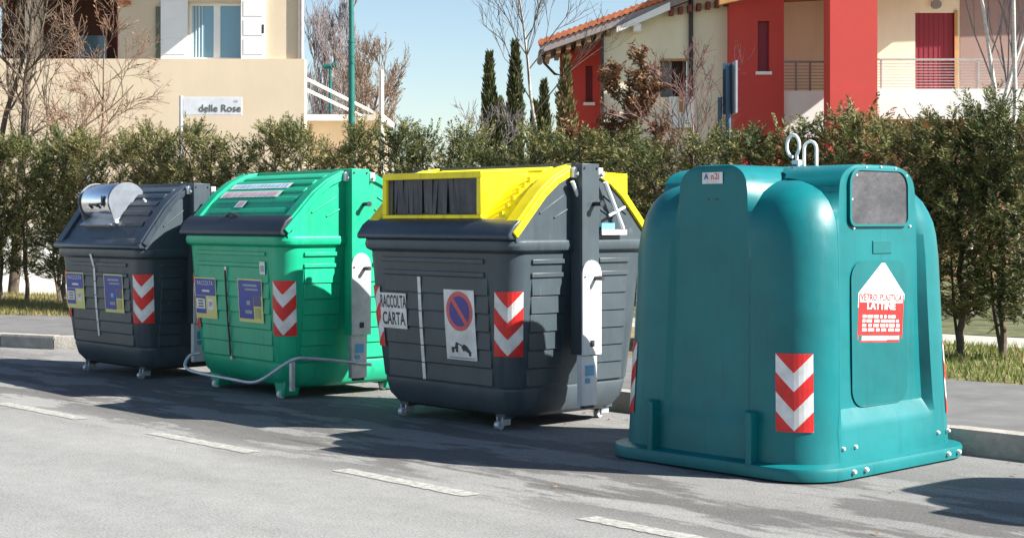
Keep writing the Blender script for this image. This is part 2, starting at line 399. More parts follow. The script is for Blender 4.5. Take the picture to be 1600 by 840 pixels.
# the kerb: a real step with rounded nose, in stones
def strip_profile(pl, prof, m, name):
    mb = MB(); rings = []
    lines = [offset_line(pl, d) for d, z in prof]
    for i in range(len(pl)): rings.append([(lines[k][i][0], lines[k][i][1], prof[k][1]) for k in range(len(prof))])
    rk = random.Random(4)
    for a, b in zip(rings, rings[1:]):
        L_ = math.dist(a[0], b[0]); g = .006/L_; dz = rk.uniform(-.004, .003)
        cut = lambda q: [tuple(a[k][i]+(b[k][i]-a[k][i])*q+(dz if i == 2 else 0) for i in range(3)) for k in range(len(a))]
        mb.loft([cut(g), cut(1-g)], m)
    dk = [[(x+.0, y, z-.012) for x, y, z in r] for r in rings]; mb.loft(dk, mat('kerb_joint_dirt', (.07, .06, .05), .95)); o = mb.build(name, smooth=40); tag(o, kind='structure'); return o
def refine(pl, step):
    out = []
    for a, b in zip(pl, pl[1:]):
        n = max(1, int(math.dist(a, b)/step))
        out += [(a[0]+(b[0]-a[0])*i/n, a[1]+(b[1]-a[1])*i/n) for i in range(n)]
    return out + [pl[-1]]
# pl runs left to right so the left normal points away from the road
strip_profile(refine(KERB, 1.0), [(0, -.02), (.006, .115), (.022, .142), (.14, .146), (.14, -.02)], CONC, 'kerb')
GRASS = [(-30, 27.2), (-9, 21.2), (-7.2, 20.7), (-5.6, 20.3), (3.72, 12.0), (13, 3.6)]
k2 = offset_line(refine(KERB, 1.0), .14)
sheet('pavement', k2 + list(reversed(GRASS)), .140, PAVE)
GB = [(-30, 33.5), (-9.5, 26.9), (-7, 25.6), (6.5, 14.1), (16, 6.2)]
sheet('grass_verge', GRASS + list(reversed(GB)), .136, EARTH)
sheet('courtyard_ground', GB + [(60, 10), (60, 80), (-60, 80), (-40, 34)], .10, PALE)
sheet('bounce_cut_ground', [(-2, 24), (6.3, 16.5), (40, 16.5), (40, 44), (-2, 44)], .106, mat('bounce_cut_turf', (.045, .07, .02), .95, scale=3, var=.4, c2=(.13, .13, .045), bump=.5, bscale=60))  # dark ground added to cut light bounced onto the red house
# worn broken line
mb = MB()
for r0, r1 in ((-13.4, -12.2), (-11.3, -10.0), (-9.02, -7.85), (-6.97, -5.86), (-5.05, -3.9), (-2.9, -1.75)):
    rr_ = random.Random(int(r0*10)); n_ = 40
    A_ = [(r0+(r1-r0)*k/n_, 5.16+rr_.uniform(-.008, .008)) for k in range(n_+1)]; B_ = [(r0+(r1-r0)*k/n_+.02, 5.27+rr_.uniform(-.008, .008)) for k in range(n_+1)]
    for k in range(n_): mb.add([rn(*A_[k], .004), rn(*A_[k+1], .004), rn(*B_[k+1], .004), rn(*B_[k], .004)], [(0, 1, 2, 3)], LINE)
tag(mb.build('road_marking', smooth=0), kind='structure')
random.seed(5)
def in_poly(x, y, P):
    c = False
    for (x0, y0), (x1, y1) in zip(P, P[1:]+P[:1]):
        if (y0 > y) != (y1 > y) and x < (x1-x0)*(y-y0)/(y1-y0)+x0: c = not c
    return c
def grass():
    G = leaf_mat('grass_blades', [(0, (.05, .07, .015)), (.45, (.13, .14, .04)), (.7, (.30, .25, .11)), (1, (.42, .34, .16))], .3)
    G2 = leaf_mat('green_grass_blades', [(0, (.04, .08, .012)), (.45, (.10, .16, .03)), (.75, (.22, .26, .07)), (1, (.34, .32, .12))], .3)
    mb = MB(); k = mb.mi(G); mb.mi(G2); P = GRASS + list(reversed(GB)); n = 0
    while n < 34000:
        if random.random() < .45: x, y = random.uniform(2.5, 7.5), random.uniform(8, 17)
        else: x, y = random.uniform(-10.5, -4.5), random.uniform(19, 27)
        if not in_poly(x, y, P): continue
        a = random.uniform(0, 6.3); h = random.uniform(.03, .09); wd = random.uniform(.004, .009)
        dx, dy = math.cos(a)*wd, math.sin(a)*wd; lx, ly = random.uniform(-.04, .04), random.uniform(-.04, .04)
        b = len(mb.v); mb.v += [(x-dx, y-dy, .136), (x+dx, y+dy, .136), (x+lx, y+ly, .136+h)]; mb.f.append([b, b+1, b+2]); mb.m.append(1 if x > 0 and random.random() < .75 else 0); n += 1
    tag(mb.build('grass', smooth=0, recalc=False), 'short dry yellowish grass on the verge under the hedge', 'grass', kind='stuff')
grass()
def litter():
    LM = leaf_mat('fallen_leaf_brown', [(0, (.20, .09, .03)), (1, (.35, .20, .09))], .1)
    mb = MB(); mb.mi(LM)
    for i in range(260):
        if i < 250: r, n = random.uniform(-16, 2), random.choice([random.gauss(8.2, .05), random.gauss(8.15, .1), random.uniform(7.0, 8.2)])
        else: r, n = random.uniform(-12, -3), random.uniform(5.5, 7)
        if n > 8.28: continue
        x, y, _ = rn(r, n); s = random.uniform(.008, .018); a = random.uniform(0, 6.3); b = len(mb.v)
        for k in range(5):
            q = a+k*1.256; mb.v.append((x+math.cos(q)*s*random.uniform(.6, 1.2), y+math.sin(q)*s*random.uniform(.6, 1.2), .004+random.uniform(0, .012)))
        mb.f.append([b, b+1, b+2, b+3, b+4]); mb.m.append(0)
    tag(mb.build('leaf_litter', smooth=0, recalc=False), 'scattered dead leaves and grit along the kerb and bins', 'leaf litter', kind='stuff')
litter()

# ------------------------------------------------------------------ street bins
def rrect(hw, hd, r, z, n=7):
    pts = []
    for cx, cy, a0 in ((hw-r, -(hd-r), -90), (hw-r, hd-r, 0), (-(hw-r), hd-r, 90), (-(hw-r), -(hd-r), 180)):
        for k in range(n+1):
            a = R_(a0+90*k/n); pts.append((cx+r*math.cos(a), cy+r*math.sin(a), z))
    return pts
def make_bin(name, label, pos, yaw, W, D, rim, top, body, lidm, armup, front_fn, opts):
    t = thing(name, label, 'rubbish bin', (pos[0], pos[1], 0), R_(yaw), 'street bins standing in a row on the road')
    hw, hd = W/2, D/2
    k = rim/1.28
    lev = [(.085, hw-.20, hd-.24, .14), (.11, hw-.155, hd-.17, .15), (.17, hw-.125, hd-.12, .15), (.27, hw-.11, hd-.098, .14), (.285, hw-.115, hd-.10, .14), (.30, hw-.108, hd-.094, .13),
           (.70*k, hw-.07, hd-.058, .13), (rim-.10, hw-.035, hd-.03, .13), (rim-.092, hw-.02, hd-.015, .13), (rim-.08, hw-.004, hd-.002, .13), (rim-.05, hw+.004, hd+.004, .13), (rim-.018, hw-.001, hd-.001, .13), (rim, hw-.03, hd-.03, .12)]
    mb = MB(); mb.loft([rrect(a, b, r, z) for z, a, b, r in lev], body)
    # clap-board planks: each wedge stands proud at its lower edge
    def S(z): return lerp(lev, z)
    def wedge(face, a, b, z0, z1, p0, p1, m=body):
        vs = []
        for z, p in ((z0, p0), (z1, p1)):
            A, B, r = S(z)
            for q in (a, b):
                for o_ in (-.03, p):
                    if face == 'f': vs.append((q, -(B+o_), z))
                    elif face == 'r': vs.append((A+o_, q, z))
                    else: vs.append((-(A+o_), q, z))
        mb.add(vs, [(0, 1, 3, 2), (4, 6, 7, 5), (0, 4, 5, 1), (2, 3, 7, 6), (1, 5, 7, 3), (0, 2, 6, 4)], m)
    zs = [.30+i*(rim-.26-.30)/6 for i in range(7)]
    for z0, z1 in zip(zs, zs[1:]):
        wedge('f', -(hw-.26), hw-.27, z0, z1-.004, .013, .003)
        for sd_ in ('r', 'l'):
            wedge(sd_, -(hd-.23), -.14, z0, z1-.004, .013, .003)
            wedge(sd_, .14, hd-.23, z0, z1-.004, .013, .003)
    for zz in (rim-.155, rim-.245):
        wedge('f', -(hw-.24), hw-.30, zz-.016, zz+.016, .014, .012)
        for sd_ in ('r', 'l'):
            wedge(sd_, -(hd-.22), -.17, zz-.016, zz+.016, .014, .012)
            wedge(sd_, .17, hd-.22, zz-.016, zz+.016, .014, .012)
    mb.build('body', t, 38, bevel=.004, bseg=2)
    # lid profile
    rise = top-rim
    base = [(.035, .07), (.07, .12), (.21, .33), (.42, .64), (.60, .83), (.80, .96), (.93, 1.), (1.0, 1.0)]
    pr = [(-hd+u*hd, rim+v*rise) for u, v in base]; pr += [(-y, z) for y, z in reversed(pr[:-1])]
    def shell(x0, x1, outp, th, m, mbb):
        # offset along normals
        P = [Vector(p) for p in pr]; N = []
        for i in range(len(P)):
            d = (P[min(i+1, len(P)-1)]-P[max(i-1, 0)]).normalized(); N.append(Vector((-d.y, d.x)))
        o = [tuple(P[i]+N[i]*outp) for i in range(len(P))]; q = [tuple(P[i]+N[i]*(outp-th)) for i in range(len(P))]
        mbb.prism(o+list(reversed(q)), 'x', x0, x1, m)
    lb = MB()
    shell(-hw+.13, hw-.13, 0, .03, lidm, lb)
    shell(hw-.135, hw-.02, .022, .05, lidm, lb); shell(-hw+.02, -hw+.135, .022, .05, lidm, lb)
    shell(hw-.06, hw+.004, .006, .05, lidm, lb); shell(-hw-.004, -hw+.06, .006, .05, lidm, lb)
    def at(u):     # point + normal on the profile, u 0..1 front to centre
        y = -hd+u*hd
        for a, b in zip(pr, pr[1:]):
            if a[0] <= y <= b[0]:
                q = (y-a[0])/(b[0]-a[0]); d = Vector((b[0]-a[0], b[1]-a[1])).normalized()
                return Vector((y, a[1]+(b[1]-a[1])*q)), d, Vector((-d.y, d.x))
        return Vector((y, pr[-1][1])), Vector((1, 0)), Vector((0, 1))
    def F_lid(x, v, off):   # v = distance from front edge as u
        p, d, n = at(v); q = p+n*off; return (x, q.x, q.y)
    for u in opts.get('ribs', (.24, .36, .48, .60, .74)):
        for sgn in (1, -1):
            p, d, n = at(u); c = [p-d*.030-n*.01, p-d*.024+n*.010, p+d*.024+n*.010, p+d*.030-n*.01]
            x0, x1 = opts.get('ribx', (-hw+.2, hw-.2))
            lb.prism([(a.x*sgn, a.y) for a in c], 'x', x0, x1, lidm)
    lb.build('lid', t, 38, bevel=.006, bseg=2)
    # end cheeks under the arch with spoke ribs
    for sg, nm in ((1, 'end_panel'), (-1, 'end_panel')):
        eb = MB(); x = sg*(hw-.035)
        eb.prism([(y, z-.02) for y, z in pr[1:-1]] + [(hd-.06, rim-.03), (-hd+.06, rim-.03)], 'x', x-.02, x+.02, opts.get('cheek', body))
        for s2 in (-1, 1):
            for (y0, z0, y1, z1) in ((.44, .17, .20, .30), (.30, .14, .17, .20), (.36, .30, .19, .42), (.24, .40, .17, .48)):
                if rim+z1*rise/.5 > 1.70*top/1.79: continue
                a = Vector((x+sg*.022, s2*y0*hd/.72, rim+z0*rise/.5)); b = Vector((x+sg*.022, s2*y1*hd/.72, rim+z1*rise/.5))
                eb.tube([a, b], .008, opts.get('cheek', body), 5)
        eb.build(nm, t, 30, bevel=.003)
    # dark lip along the front and back edge of the lid
    pb = MB()
    lipm = opts.get('lip', BLACK); lh = opts.get('liph', .10)
    for s2 in ((-1,) if True else (-1, 1)):
        q = [(s2*(hd+.012), rim-.012), (s2*(hd+.016), rim+.02), (s2*(hd-.035), rim+lh), (s2*(hd-.10), rim+lh+.045), (s2*(hd-.11), rim+.02), (s2*(hd-.05), rim-.012)]
        pb.prism(q, 'x', -hw-.008, hw-.012, lipm)
    pb.build('lip', t, 50, bevel=.03, bseg=4)
    hb = MB(); hb.box(-hw+.02, hw-.06, -.028, .028, top-.005, top+.028, opts.get('barm', GREY)); hb.build('hinge_bar', t, 30, bevel=.006)
    # lifting arms on both ends
    for sg in (1, -1):
        ab = MB(); xb = hw+.078
        def bx(x0, x1, *r):
            ab.box(min(sg*x0, sg*x1), max(sg*x0, sg*x1), *r)
        # U-section post, closed face outward
        bx(xb-.014, xb, -.082, .082, .50, top+.02, armup)
        bx(hw-.03, xb-.014, -.082, -.07, .50, top+.02, armup); bx(hw-.03, xb-.014, .07, .082, .50, top+.02, armup)
        bx(hw-.08, xb-.014, -.07, .07, top-.03, top+.017, armup)
        arm = ab.build('lifting_arm', t, 30, bevel=.003); arm.location = (0, -.03, 0)
        gb = MB()
        pts = [(-.09, .50), (.09, .50), (.09, rim-.24)] + [(.09*math.cos(R_(a)), rim-.24+.09*math.sin(R_(a))) for a in range(15, 180, 15)] + [(-.09, rim-.24)]
        gb.prism(pts, 'x', sg*(xb+.002), sg*(xb+.014), opts.get('plate', GALVP))
        gb.box(*sorted((sg*(xb+.0145), sg*(xb+.018))), -.018, .022, .555, .60, BLACK)
        gb.build('steel_plate', arm, 30, bevel=.003)
        fb = MB(); fb.box(*sorted((sg*(xb-.045), sg*(xb+.0))), -.085, .06, .16, .495, opts.get('plate', GALVP))
        fb.box(*sorted((sg*(xb+.0005), sg*(xb+.0035))), -.05, .03, .36, .43, CYANV)
        fb.box(*sorted((sg*(xb+.0005), sg*(xb+.0035))), -.05, -.01, .31, .345, CYANV)
        fb.box(*sorted((sg*(xb-.04), sg*(xb-.005))), -.06, .04, .14, .16, GUTTER)
        fb.build('foot_box', arm, 30, bevel=.004)
        def part(nm, par, fn, **kw):
            q = MB(); fn(q); q.build(nm, par, **kw)
        zz = rim+.24*rise/.5
        part('lifting_pin', arm, lambda q: (q.tube([(sg*xb, .03, zz), (sg*(xb+.075), .03, zz)], .016, BLACK, 8), q.tube([(sg*(xb+.073), .03, zz), (sg*(xb+.080), .03, zz)], .022, BLACK, 8)), smooth=40)
        part('lifting_pin', arm, lambda q: q.tube([(sg*(xb+.015), .03, rim-.27), (sg*(xb+.085), .03, rim-.27)], .016, GUTTER, 8), smooth=40)
        for y in (-.06, .06): part('bolt', arm, lambda q: q.tube([(sg*xb, y, top-.01), (sg*(xb+.008), y, top-.01)], .008, GUTTER, 6), smooth=40)
        for y in (-.07, .07): part('bolt', arm, lambda q: q.tube([(sg*(xb+.014), y, rim-.26), (sg*(xb+.02), y, rim-.26)], .008, GUTTER, 6), smooth=40)
        for y in (-.12, .12):
            hg = MB(); hg.box(*sorted((sg*(hw-.01), sg*(hw+.03))), y-.022, y+.022, top-.075, top-.005, GALVP)
            hg.tube([(sg*(hw+.02), y, top-.05), (sg*(hw+.055), y, top-.05)], .014, GALV, 8)
            hg.build('hinge_bracket', t, 30, bevel=.003)
    # feet and castors
    for fx, fy in ((hw-.30, -hd+.20), (-(hw-.30), -hd+.20), (hw-.30, hd-.22), (-(hw-.30), hd-.22)):
        wb = MB()
        if opts.get('blockfoot'):
            wb.prism([(fx-.05, .02), (fx+.05, .02), (fx+.09, .14), (fx-.09, .14)], 'y', fy-.04, fy+.10, body)
            wb.build('foot', t, 30, bevel=.006)
        else:
            wb.box(fx-.045, fx+.045, fy-.02, fy+.07, .075, .135, body); wb.box(fx-.03, fx-.022, fy-.03, fy+.05, .03, .09, GALV); wb.box(fx+.022, fx+.03, fy-.03, fy+.05, .03, .09, GALV)
            wb.build('foot', t, 30, bevel=.004)
        cb = MB(); cb.tube([(fx-.02, fy-.03, .034), (fx+.02, fy-.03, .034)], .030, GALV if not opts.get('blockfoot') else GALVP, 12)
        if opts.get('blockfoot'): pass
        cb.build('castor', t, 40)
    # surface frames for stickers
    def F_front(u, v, off): return (u, -(S(v)[1]+.015+off), v)
    def corner(sx, z0, s0=0.):
        def F(u, v, off):
            A, B, r = S(z0+v); r2 = r+.0; Lh = r2*math.pi/4; s_ = (u if sx > 0 else -u)+s0; off2 = off+.010
            cx, cy = A-r2, -(B-r2)
            if abs(s_) <= Lh:
                a = -math.pi/4+s_/r2; x, y = cx+(r2+off2)*math.cos(a), cy+(r2+off2)*math.sin(a)
            elif s_ < 0: x, y = cx-(-s_-Lh), -(B+off2)
            else: x, y = A+off2, cy+(s_-Lh)
            return (x*sx, y, z0+v)
        return F
    zc = opts.get('chev_z', .72); s0 = opts.get('chev_s', -.02)
    chevron('chevron_sticker', corner(1, zc, s0), .20, .43, t)
    chevron('chevron_sticker', corner(-1, zc, s0), .20, .43, t)
    front_fn(t, F_front, F_lid, S, hw, hd, rim, top, at)
    return t

def poster_blue(t, F, u, v, w_, h_, tilt=0, torn=False, name='information_sticker'):
    mb = MB(); G = lambda a, b, off: F(u+a+tilt*b, v+b, off)
    rect(mb, G, -w_/2, w_/2, -h_/2, h_/2, YV, 0, 1, 4)
    i = .008*1.3
    if not torn:
        rect(mb, G, -w_/2+i, w_/2-i, h_*.06, h_/2-i, BLUE, .0012, 1, 2)
        put_text(mb, G, 'RACCOLTA', 0, h_*.36, h_*.15, WHITE, .0022)
        rect(mb, G, -w_*.15, w_*.2, h_*.15, h_*.2, WHITE, .0022)
        rect(mb, G, -w_/2+i, .0, -h_/2+.04, h_*.05, BLUE, .0012, 1, 2)
        rect(mb, G, -w_/2+i+.008, -.012, -h_*.27, -h_*.02, WHITE, .0022)
        for k in range(3): rect(mb, G, -w_*.34, -w_*.12, -h_*.23+k*h_*.07, -h_*.20+k*h_*.07, INK, .003)
        rect(mb, G, w_*.10, w_*.36, -h_*.28, -h_*.02, WHITE, .0014); rect(mb, G, w_*.14, w_*.26, -h_*.2, -h_*.08, PINKV, .0024)
        rect(mb, G, w_*.2, w_*.3, -h_*.15, -h_*.1, GREYV, .003)
    else:
        rect(mb, G, -w_/2+i, w_/2-i, h_*.12, h_/2-i, BLUE, .0012, 1, 2)
        rect(mb, G, -w_*.28, w_*.3, h_*.33, h_*.38, GREYV, .0022); rect(mb, G, -w_*.2, w_*.34, h_*.24, h_*.28, GREYV, .0022)
        rect(mb, G, -w_/2+i, w_*.12, -h_*.42, h_*.12, BLUE, .0012, 1, 2)
        rect(mb, G, w_*.14, w_*.44, -h_*.12, h_*.14, mat('purple_vinyl', (.10, .08, .22), .5), .0022)
        rect(mb, G, -w_*.22, w_*.06, -h_*.30, -h_*.22, GREYV, .0022); rect(mb, G, -w_*.15, 0, -h_*.1, 0, CYANV if torn == 2 else GREYV, .0022)
        rect(mb, G, w_*.18, w_*.40, -h_*.40, -h_*.16, mat('olive_vinyl', (.45, .42, .12), .5), .0024)
    mb.build(name, t, 0, recalc=False)

def bin1_front(t, F, FL, S, hw, hd, rim, top, at):
    poster_blue(t, F, -.46, .76, .34, .33, 0, 0); poster_blue(t, F, .26, .755, .34, .34, 0, 2)
    mb = MB()
    for k in range(6): rect(mb, F, -.095, -.062, .36+k*.125, .36+k*.125+.117, WHITE, .0); 
    mb.build('reflective_tape', t, 0, recalc=False)
    # stainless drum chute on the lid
    dm = MB(); y0, z0, r = -.36, rim+.41, .165; pts = []
    dm.tube([(-.66, y0, z0), (-.64, y0, z0), (-.18, y0, z0), (-.16, y0, z0)], [r*.96, r, r, r*.96], STEEL, 40)
    dr = dm.build('drum_chute', t, 30); dr.location = (.24, 0, 0)
    hb = MB(); hb.tube([(-.40, y0-r-.012, z0-.06), (-.40, y0-r-.045, z0-.03), (-.25, y0-r-.045, z0-.03), (-.25, y0-r-.012, z0-.06)], .012, BLACK, 6)
    hb.box(-.235, -.205, y0-r-.02, y0-.09, z0-.04, z0+.05, BLACK); hb.build('drum_handle', dr, 40)
    g = MB()
    for xx, m in ((-.13, DULL), (-.70, DULL)):
        ap = (y0-.10, rim+.20); arc = [(y0+.02+.19*math.cos(R_(a)), z0-.01+.185*math.sin(R_(a))) for a in range(0, 191, 12)]
        g.prism([ap, (y0+.08, rim+.30)] + arc, 'x', xx-.006, xx+.006, m)
    g.prism([(y0-.15, rim+.20), (y0-.10, rim+.18), (y0+.12, rim+.36), (y0+.1, rim+.38)], 'x', -.70, -.12, GALV)
    g.tube([(-.12, y0-.10, rim+.23), (-.09, y0-.10, rim+.23)], .02, GALVP, 8)
    g.build('chute_guard', t, 30, bevel=.003).location = (.24, 0, 0)
    hd_ = MB(); hd_.tube([(0.0, y0+.16, z0-.02), (.03, y0+.10, z0+.02), (.10, y0+.08, z0+.0), (.13, y0+.04, z0-.08)], .012, GALVP, 6); hd_.build('lever', t, 30).location = (.24, 0, 0)
def green_front(t, F, FL, S, hw, hd, rim, top, at):
    poster_blue(t, F, -.46, .76, .36, .34, 0, 0); poster_blue(t, F, .27, .765, .38, .345, 0, 1)
    mb = MB(); G = lambda u, v, o: F(u, v, o)
    for z in (1.0, .60, .18+.12): rect(mb, F, -.12, -.085, z-.028, z+.028, WHITE, .003)
    mb.tube([(-.10, -(S(z)[1]+.022), z) for z in (.30, .45, .6, .8, 1.0)], .008, INK, 6)
    mb.build('cable_tie', t, 0, recalc=False)
    s2 = MB(); rect(s2, F, .44, .52, .98, 1.08, WHITE, .001); rect(s2, F, .455, .505, 1.0, 1.05, GREYV, .002); s2.build('small_sticker', t, 0, recalc=False)
    s3 = MB()
    for u0, u1, x0, x1, c in ((.505, .585, -.60, .34, CYANV), (.385, .465, -.62, .32, PINKV)):
        m_, e_ = WHITE, .014
        rect(s3, FL, x0, x1, u0, u1, WHITE, .013, 1, 1)
        rnd = random.Random(int(x0*100)); x = x0+.05
        while x < x1-.05:
            q = rnd.uniform(.02, .04); rect(s3, FL, x, x+q, u0+.02, u1-.02, c, .0145); x += q+rnd.uniform(.006, .03)
    s3.build('lid_lettering_strip', t, 0, recalc=False)
    s4 = MB(); rect(s4, FL, -.24, -.10, .27, .345, WHITE, .013); rect(s4, FL, -.21, -.13, .29, .33, PINKV, .0145); s4.build('small_sticker', t, 0, recalc=False)
    h = MB(); a = [(-.19, -hd+.13, rim+.11), (-.18, -hd+.08, rim+.15), (-.10, -hd+.065, rim+.165), (-.02, -hd+.08, rim+.15), (.03, -hd+.13, rim+.11)]
    h.tube(a, .012, BLACK, 8); h.build('lid_handle', t, 40)
    rl = MB(); path = [(-.60, -.64, .29), (-.63, -.71, .275), (-.62, -.76, .22), (-.56, -.785, .18), (-.3, -.82, .16), (.3, -.82, .15), (.56, -.82, .15), (.70, -.79, .19), (.83, -.62, .33), (.87, -.48, .335), (.90, -.2, .30), (.91, .06, .26)]
    P = [Vector(p) for p in path]; sm = []
    for i in range(len(P)-1):
        p0, p1, p2, p3 = P[max(i-1, 0)], P[i], P[i+1], P[min(i+2, len(P)-1)]
        for k in range(5):
            q = k/5; sm.append(.5*((2*p1)+(-p0+p2)*q+(2*p0-5*p1+4*p2-p3)*q*q+(-p0+3*p1-3*p2+p3)*q**3))
    sm.append(P[-1]); rl.tube(sm, .0135, GALV, 10); rl.box(.80, .835, -.625, -.595, .09, .325, GALV)
    rl.build('pedal_rail', t, 50)
def yellow_front(t, F, FL, S, hw, hd, rim, top, at):
    s = MB(); G = lambda u, v, o: F(-.455+u, .765+v, o)
    rect(s, G, -.145, .145, -.125, .125, WHITE, 0, 1, 4)
    put_text(s, G, 'RACCOLTA', 0, .06, .125, INK, .0015, .44, .0025); put_text(s, G, 'CARTA', 0, -.06, .125, INK, .0015, .62, .0025)
    s.build('lettering_sticker', t, 0, recalc=False)
    s = MB()
    for k in range(6): rect(s, F, -.175, -.142, .30+k*.12, .30+k*.12+.113, WHITE, .0)
    s.build('reflective_tape', t, 0, recalc=False)
    s = MB(); G = lambda u, v, o: F(.255+u, .70+v, o)
    rect(s, G, -.155, .155, -.24, .235, WHITE, 0, 1, 4)
    def disc(r, cx, cy, m, off, n=40): poly(s, G, [(cx+r*math.cos(2*math.pi*i/n), cy+r*math.sin(2*math.pi*i/n)) for i in range(n)], m, off)
    disc(.135, 0, .09, SOFTRED, .0012); disc(.103, 0, .09, mat('violet_blue_vinyl', (.06, .05, .25), .5), .0022)
    a = R_(-50); ca, sa = math.cos(a), math.sin(a)
    poly(s, G, [(ca*x-sa*y, .09+sa*x+ca*y) for x, y in ((-.115, -.017), (.115, -.017), (.115, .017), (-.115, .017))], SOFTRED, .0032)
    # tow-away pictogram
    poly(s, G, [(-.10, -.175), (-.03, -.165), (-.035, -.13), (-.055, -.125), (-.065, -.155), (-.10, -.155)], INK, .0015)
    disc(.013, -.085, -.182, INK, .002, 12); disc(.013, -.045, -.178, INK, .002, 12)
    poly(s, G, [(-.055, -.13), (-.05, -.12), (.03, -.145), (.025, -.152)], INK, .0018)
    poly(s, G, [(.0, -.155), (.03, -.13), (.06, -.145), (.10, -.185), (.095, -.20), (.01, -.165)], INK, .0022)
    disc(.012, .085, -.20, INK, .002, 12); disc(.012, .025, -.168, INK, .0026, 12)
    rect(s, G, -.13, .13, -.232, -.222, GREYV, .002)
    s.build('no_parking_sticker', t, 0, recalc=False)
    # raised paper inlet: a yellow hood with a slotted rubber curtain
    x0, x1 = -.64, .42; yf = -hd+.085; zb, zt = rim+.13, rim+.45; fr = .045
    def ysurf(z):
        for i in range(60):
            p, d, n = at(i/59)
            if p.y >= z: return p.x
        return 0
    yt = ysurf(zt-.02)+.05
    b = MB()
    b.box(x0, x1, yf, yf+.03, zt-fr, zt, YELLOW); b.box(x0, x1, yf, yf+.03, zb, zb+fr*.6, YELLOW)
    b.box(x0, x0+fr, yf, yf+.03, zb+fr*.6, zt-fr, YELLOW); b.box(x1-fr, x1, yf, yf+.03, zb+fr*.6, zt-fr, YELLOW)
    b.prism([(yf+.03, zt), (yf+.03, zt-.025), (yt, zt+.0), (yt+.10, zt+.02)], 'x', x0, x1, YELLOW)
    side = [(yf+.03, zb+.0), (yf+.03, zt), (yt+.10, zt+.02), (ysurf(zb+.18), zb+.16), (ysurf(zb+.0)+.02, zb-.02)]
    b.prism(side, 'x', x0, x0+.03, YELLOW)
    b.loft([[(x1-.03, y, z) for y, z in side], [(x1, y, z) for y, z in side]], YELLOW)
    b.add([(x1-.002, yf+.03, zb), (x1-.002, yf+.03, zt-.01), (x1+.17, ysurf(zb+.20)+.02, zb+.19), (x1+.14, ysurf(zb+.02)+.02, zb+.0), (x1+.05, ysurf(zt-.05)+.05, zt-.03)],
          [(0, 1, 4), (0, 4, 2), (0, 2, 3)], YELLOW)
    hood = b.build('inlet_hood', t, 30, bevel=.005)
    c = MB(); rnd = random.Random(3); n = 18; wv = (x1-x0-2*fr)/n
    for i in range(n):
        a_ = x0+fr+i*wv; yy = yf+.022+rnd.uniform(-.004, .012); tw = rnd.uniform(-.010, .010)
        c.add([(a_+.001, yy, zt-fr), (a_+wv*.985, yy, zt-fr), (a_+wv*.97+tw, yy+rnd.uniform(-.02, .01), zb+fr*.5), (a_+.004+tw, yy+rnd.uniform(-.02, .01), zb+fr*.5)], [(0, 1, 2, 3)], FLAP)
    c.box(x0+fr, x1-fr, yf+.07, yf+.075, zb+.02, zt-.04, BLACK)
    c.build('rubber_curtain', hood, 0)
    back = hood.copy(); col.objects.link(back); back.parent = t; back.rotation_euler = (0, 0, math.pi)      # the same hood, turned round, on the far side
    for ch in list(hood.children): q_ = ch.copy(); col.objects.link(q_); q_.parent = back
    d = MB()
    for i in range(6):
        p, dd, nn = at(.2+i*.075); d.box(x1+.13, x1+.165, p.x-.008, p.x+.008, p.y-.02, p.y+.026, YELLOW)
    d.build('vent_slot', t, 30, bevel=.003)
    # white struts beside the arm
    st = MB(); xx = hw+.02
    st.tube([(xx+.01, .16, top-.10), (xx+.01, .34, rim+.06)], .016, GALVP, 6); st.box(xx, xx+.012, .13, .38, rim+.02, rim+.055, GALVP)
    st.tube([(xx+.01, .20, rim+.15), (xx+.01, .36, rim+.21)], .010, GALVP, 6); st.box(xx-.004, xx, .14, .27, rim+.055, rim+.10, CYANV)
    st.build('lid_strut', t, 30)
    st = MB(); st.tube([(xx+.01, -.16, top-.10), (xx+.01, -.10, top-.20)], .014, GALVP, 6); st.build('lid_strut', t, 30)

def place(px, d, phi, hd, hw):       # centre of a bin from the picture column of its front right rim corner
    x = (px-800)/2400*d; a = R_(phi); Rr = (math.cos(a), -math.sin(a)); Nn = (math.sin(a), math.cos(a))
    return (x+Nn[0]*hd-Rr[0]*hw, d+Nn[1]*hd-Rr[1]*hw)
make_bin('street_bin', 'dark grey bin with a stainless steel drum chute on its lid, farthest of the row', place(220, 13.25, 47, .59, .80), -47, 1.60, 1.18, 1.165, 1.71, GREY, DGREY, GREY, bin1_front, dict(cheek=GREY, lip=DGREY, liph=.07, chev_z=.72, barm=GREY))
make_bin('street_bin', 'bright green bin with white strips on its lid and a tubular pedal rail', place(441, 11.78, 50.2, .70, .82), -50.2, 1.64, 1.40, 1.295, 1.79, GREEN, GREEN, GREEN, green_front, dict(cheek=GREEN, plate=GALV, barm=GREEN, blockfoot=True, liph=.11))
make_bin('street_bin', 'dark grey bin with a yellow lid and lettering RACCOLTA CARTA', place(799, 9.95, 46.8, .69, .81), -46.8, 1.62, 1.38, 1.285, 1.765, GREY, YELLOW, GREY, yellow_front, dict(cheek=GREY, ribs=(.80, .88), ribx=(-.60, .56), lip=DGREY, barm=GREY, liph=.09))

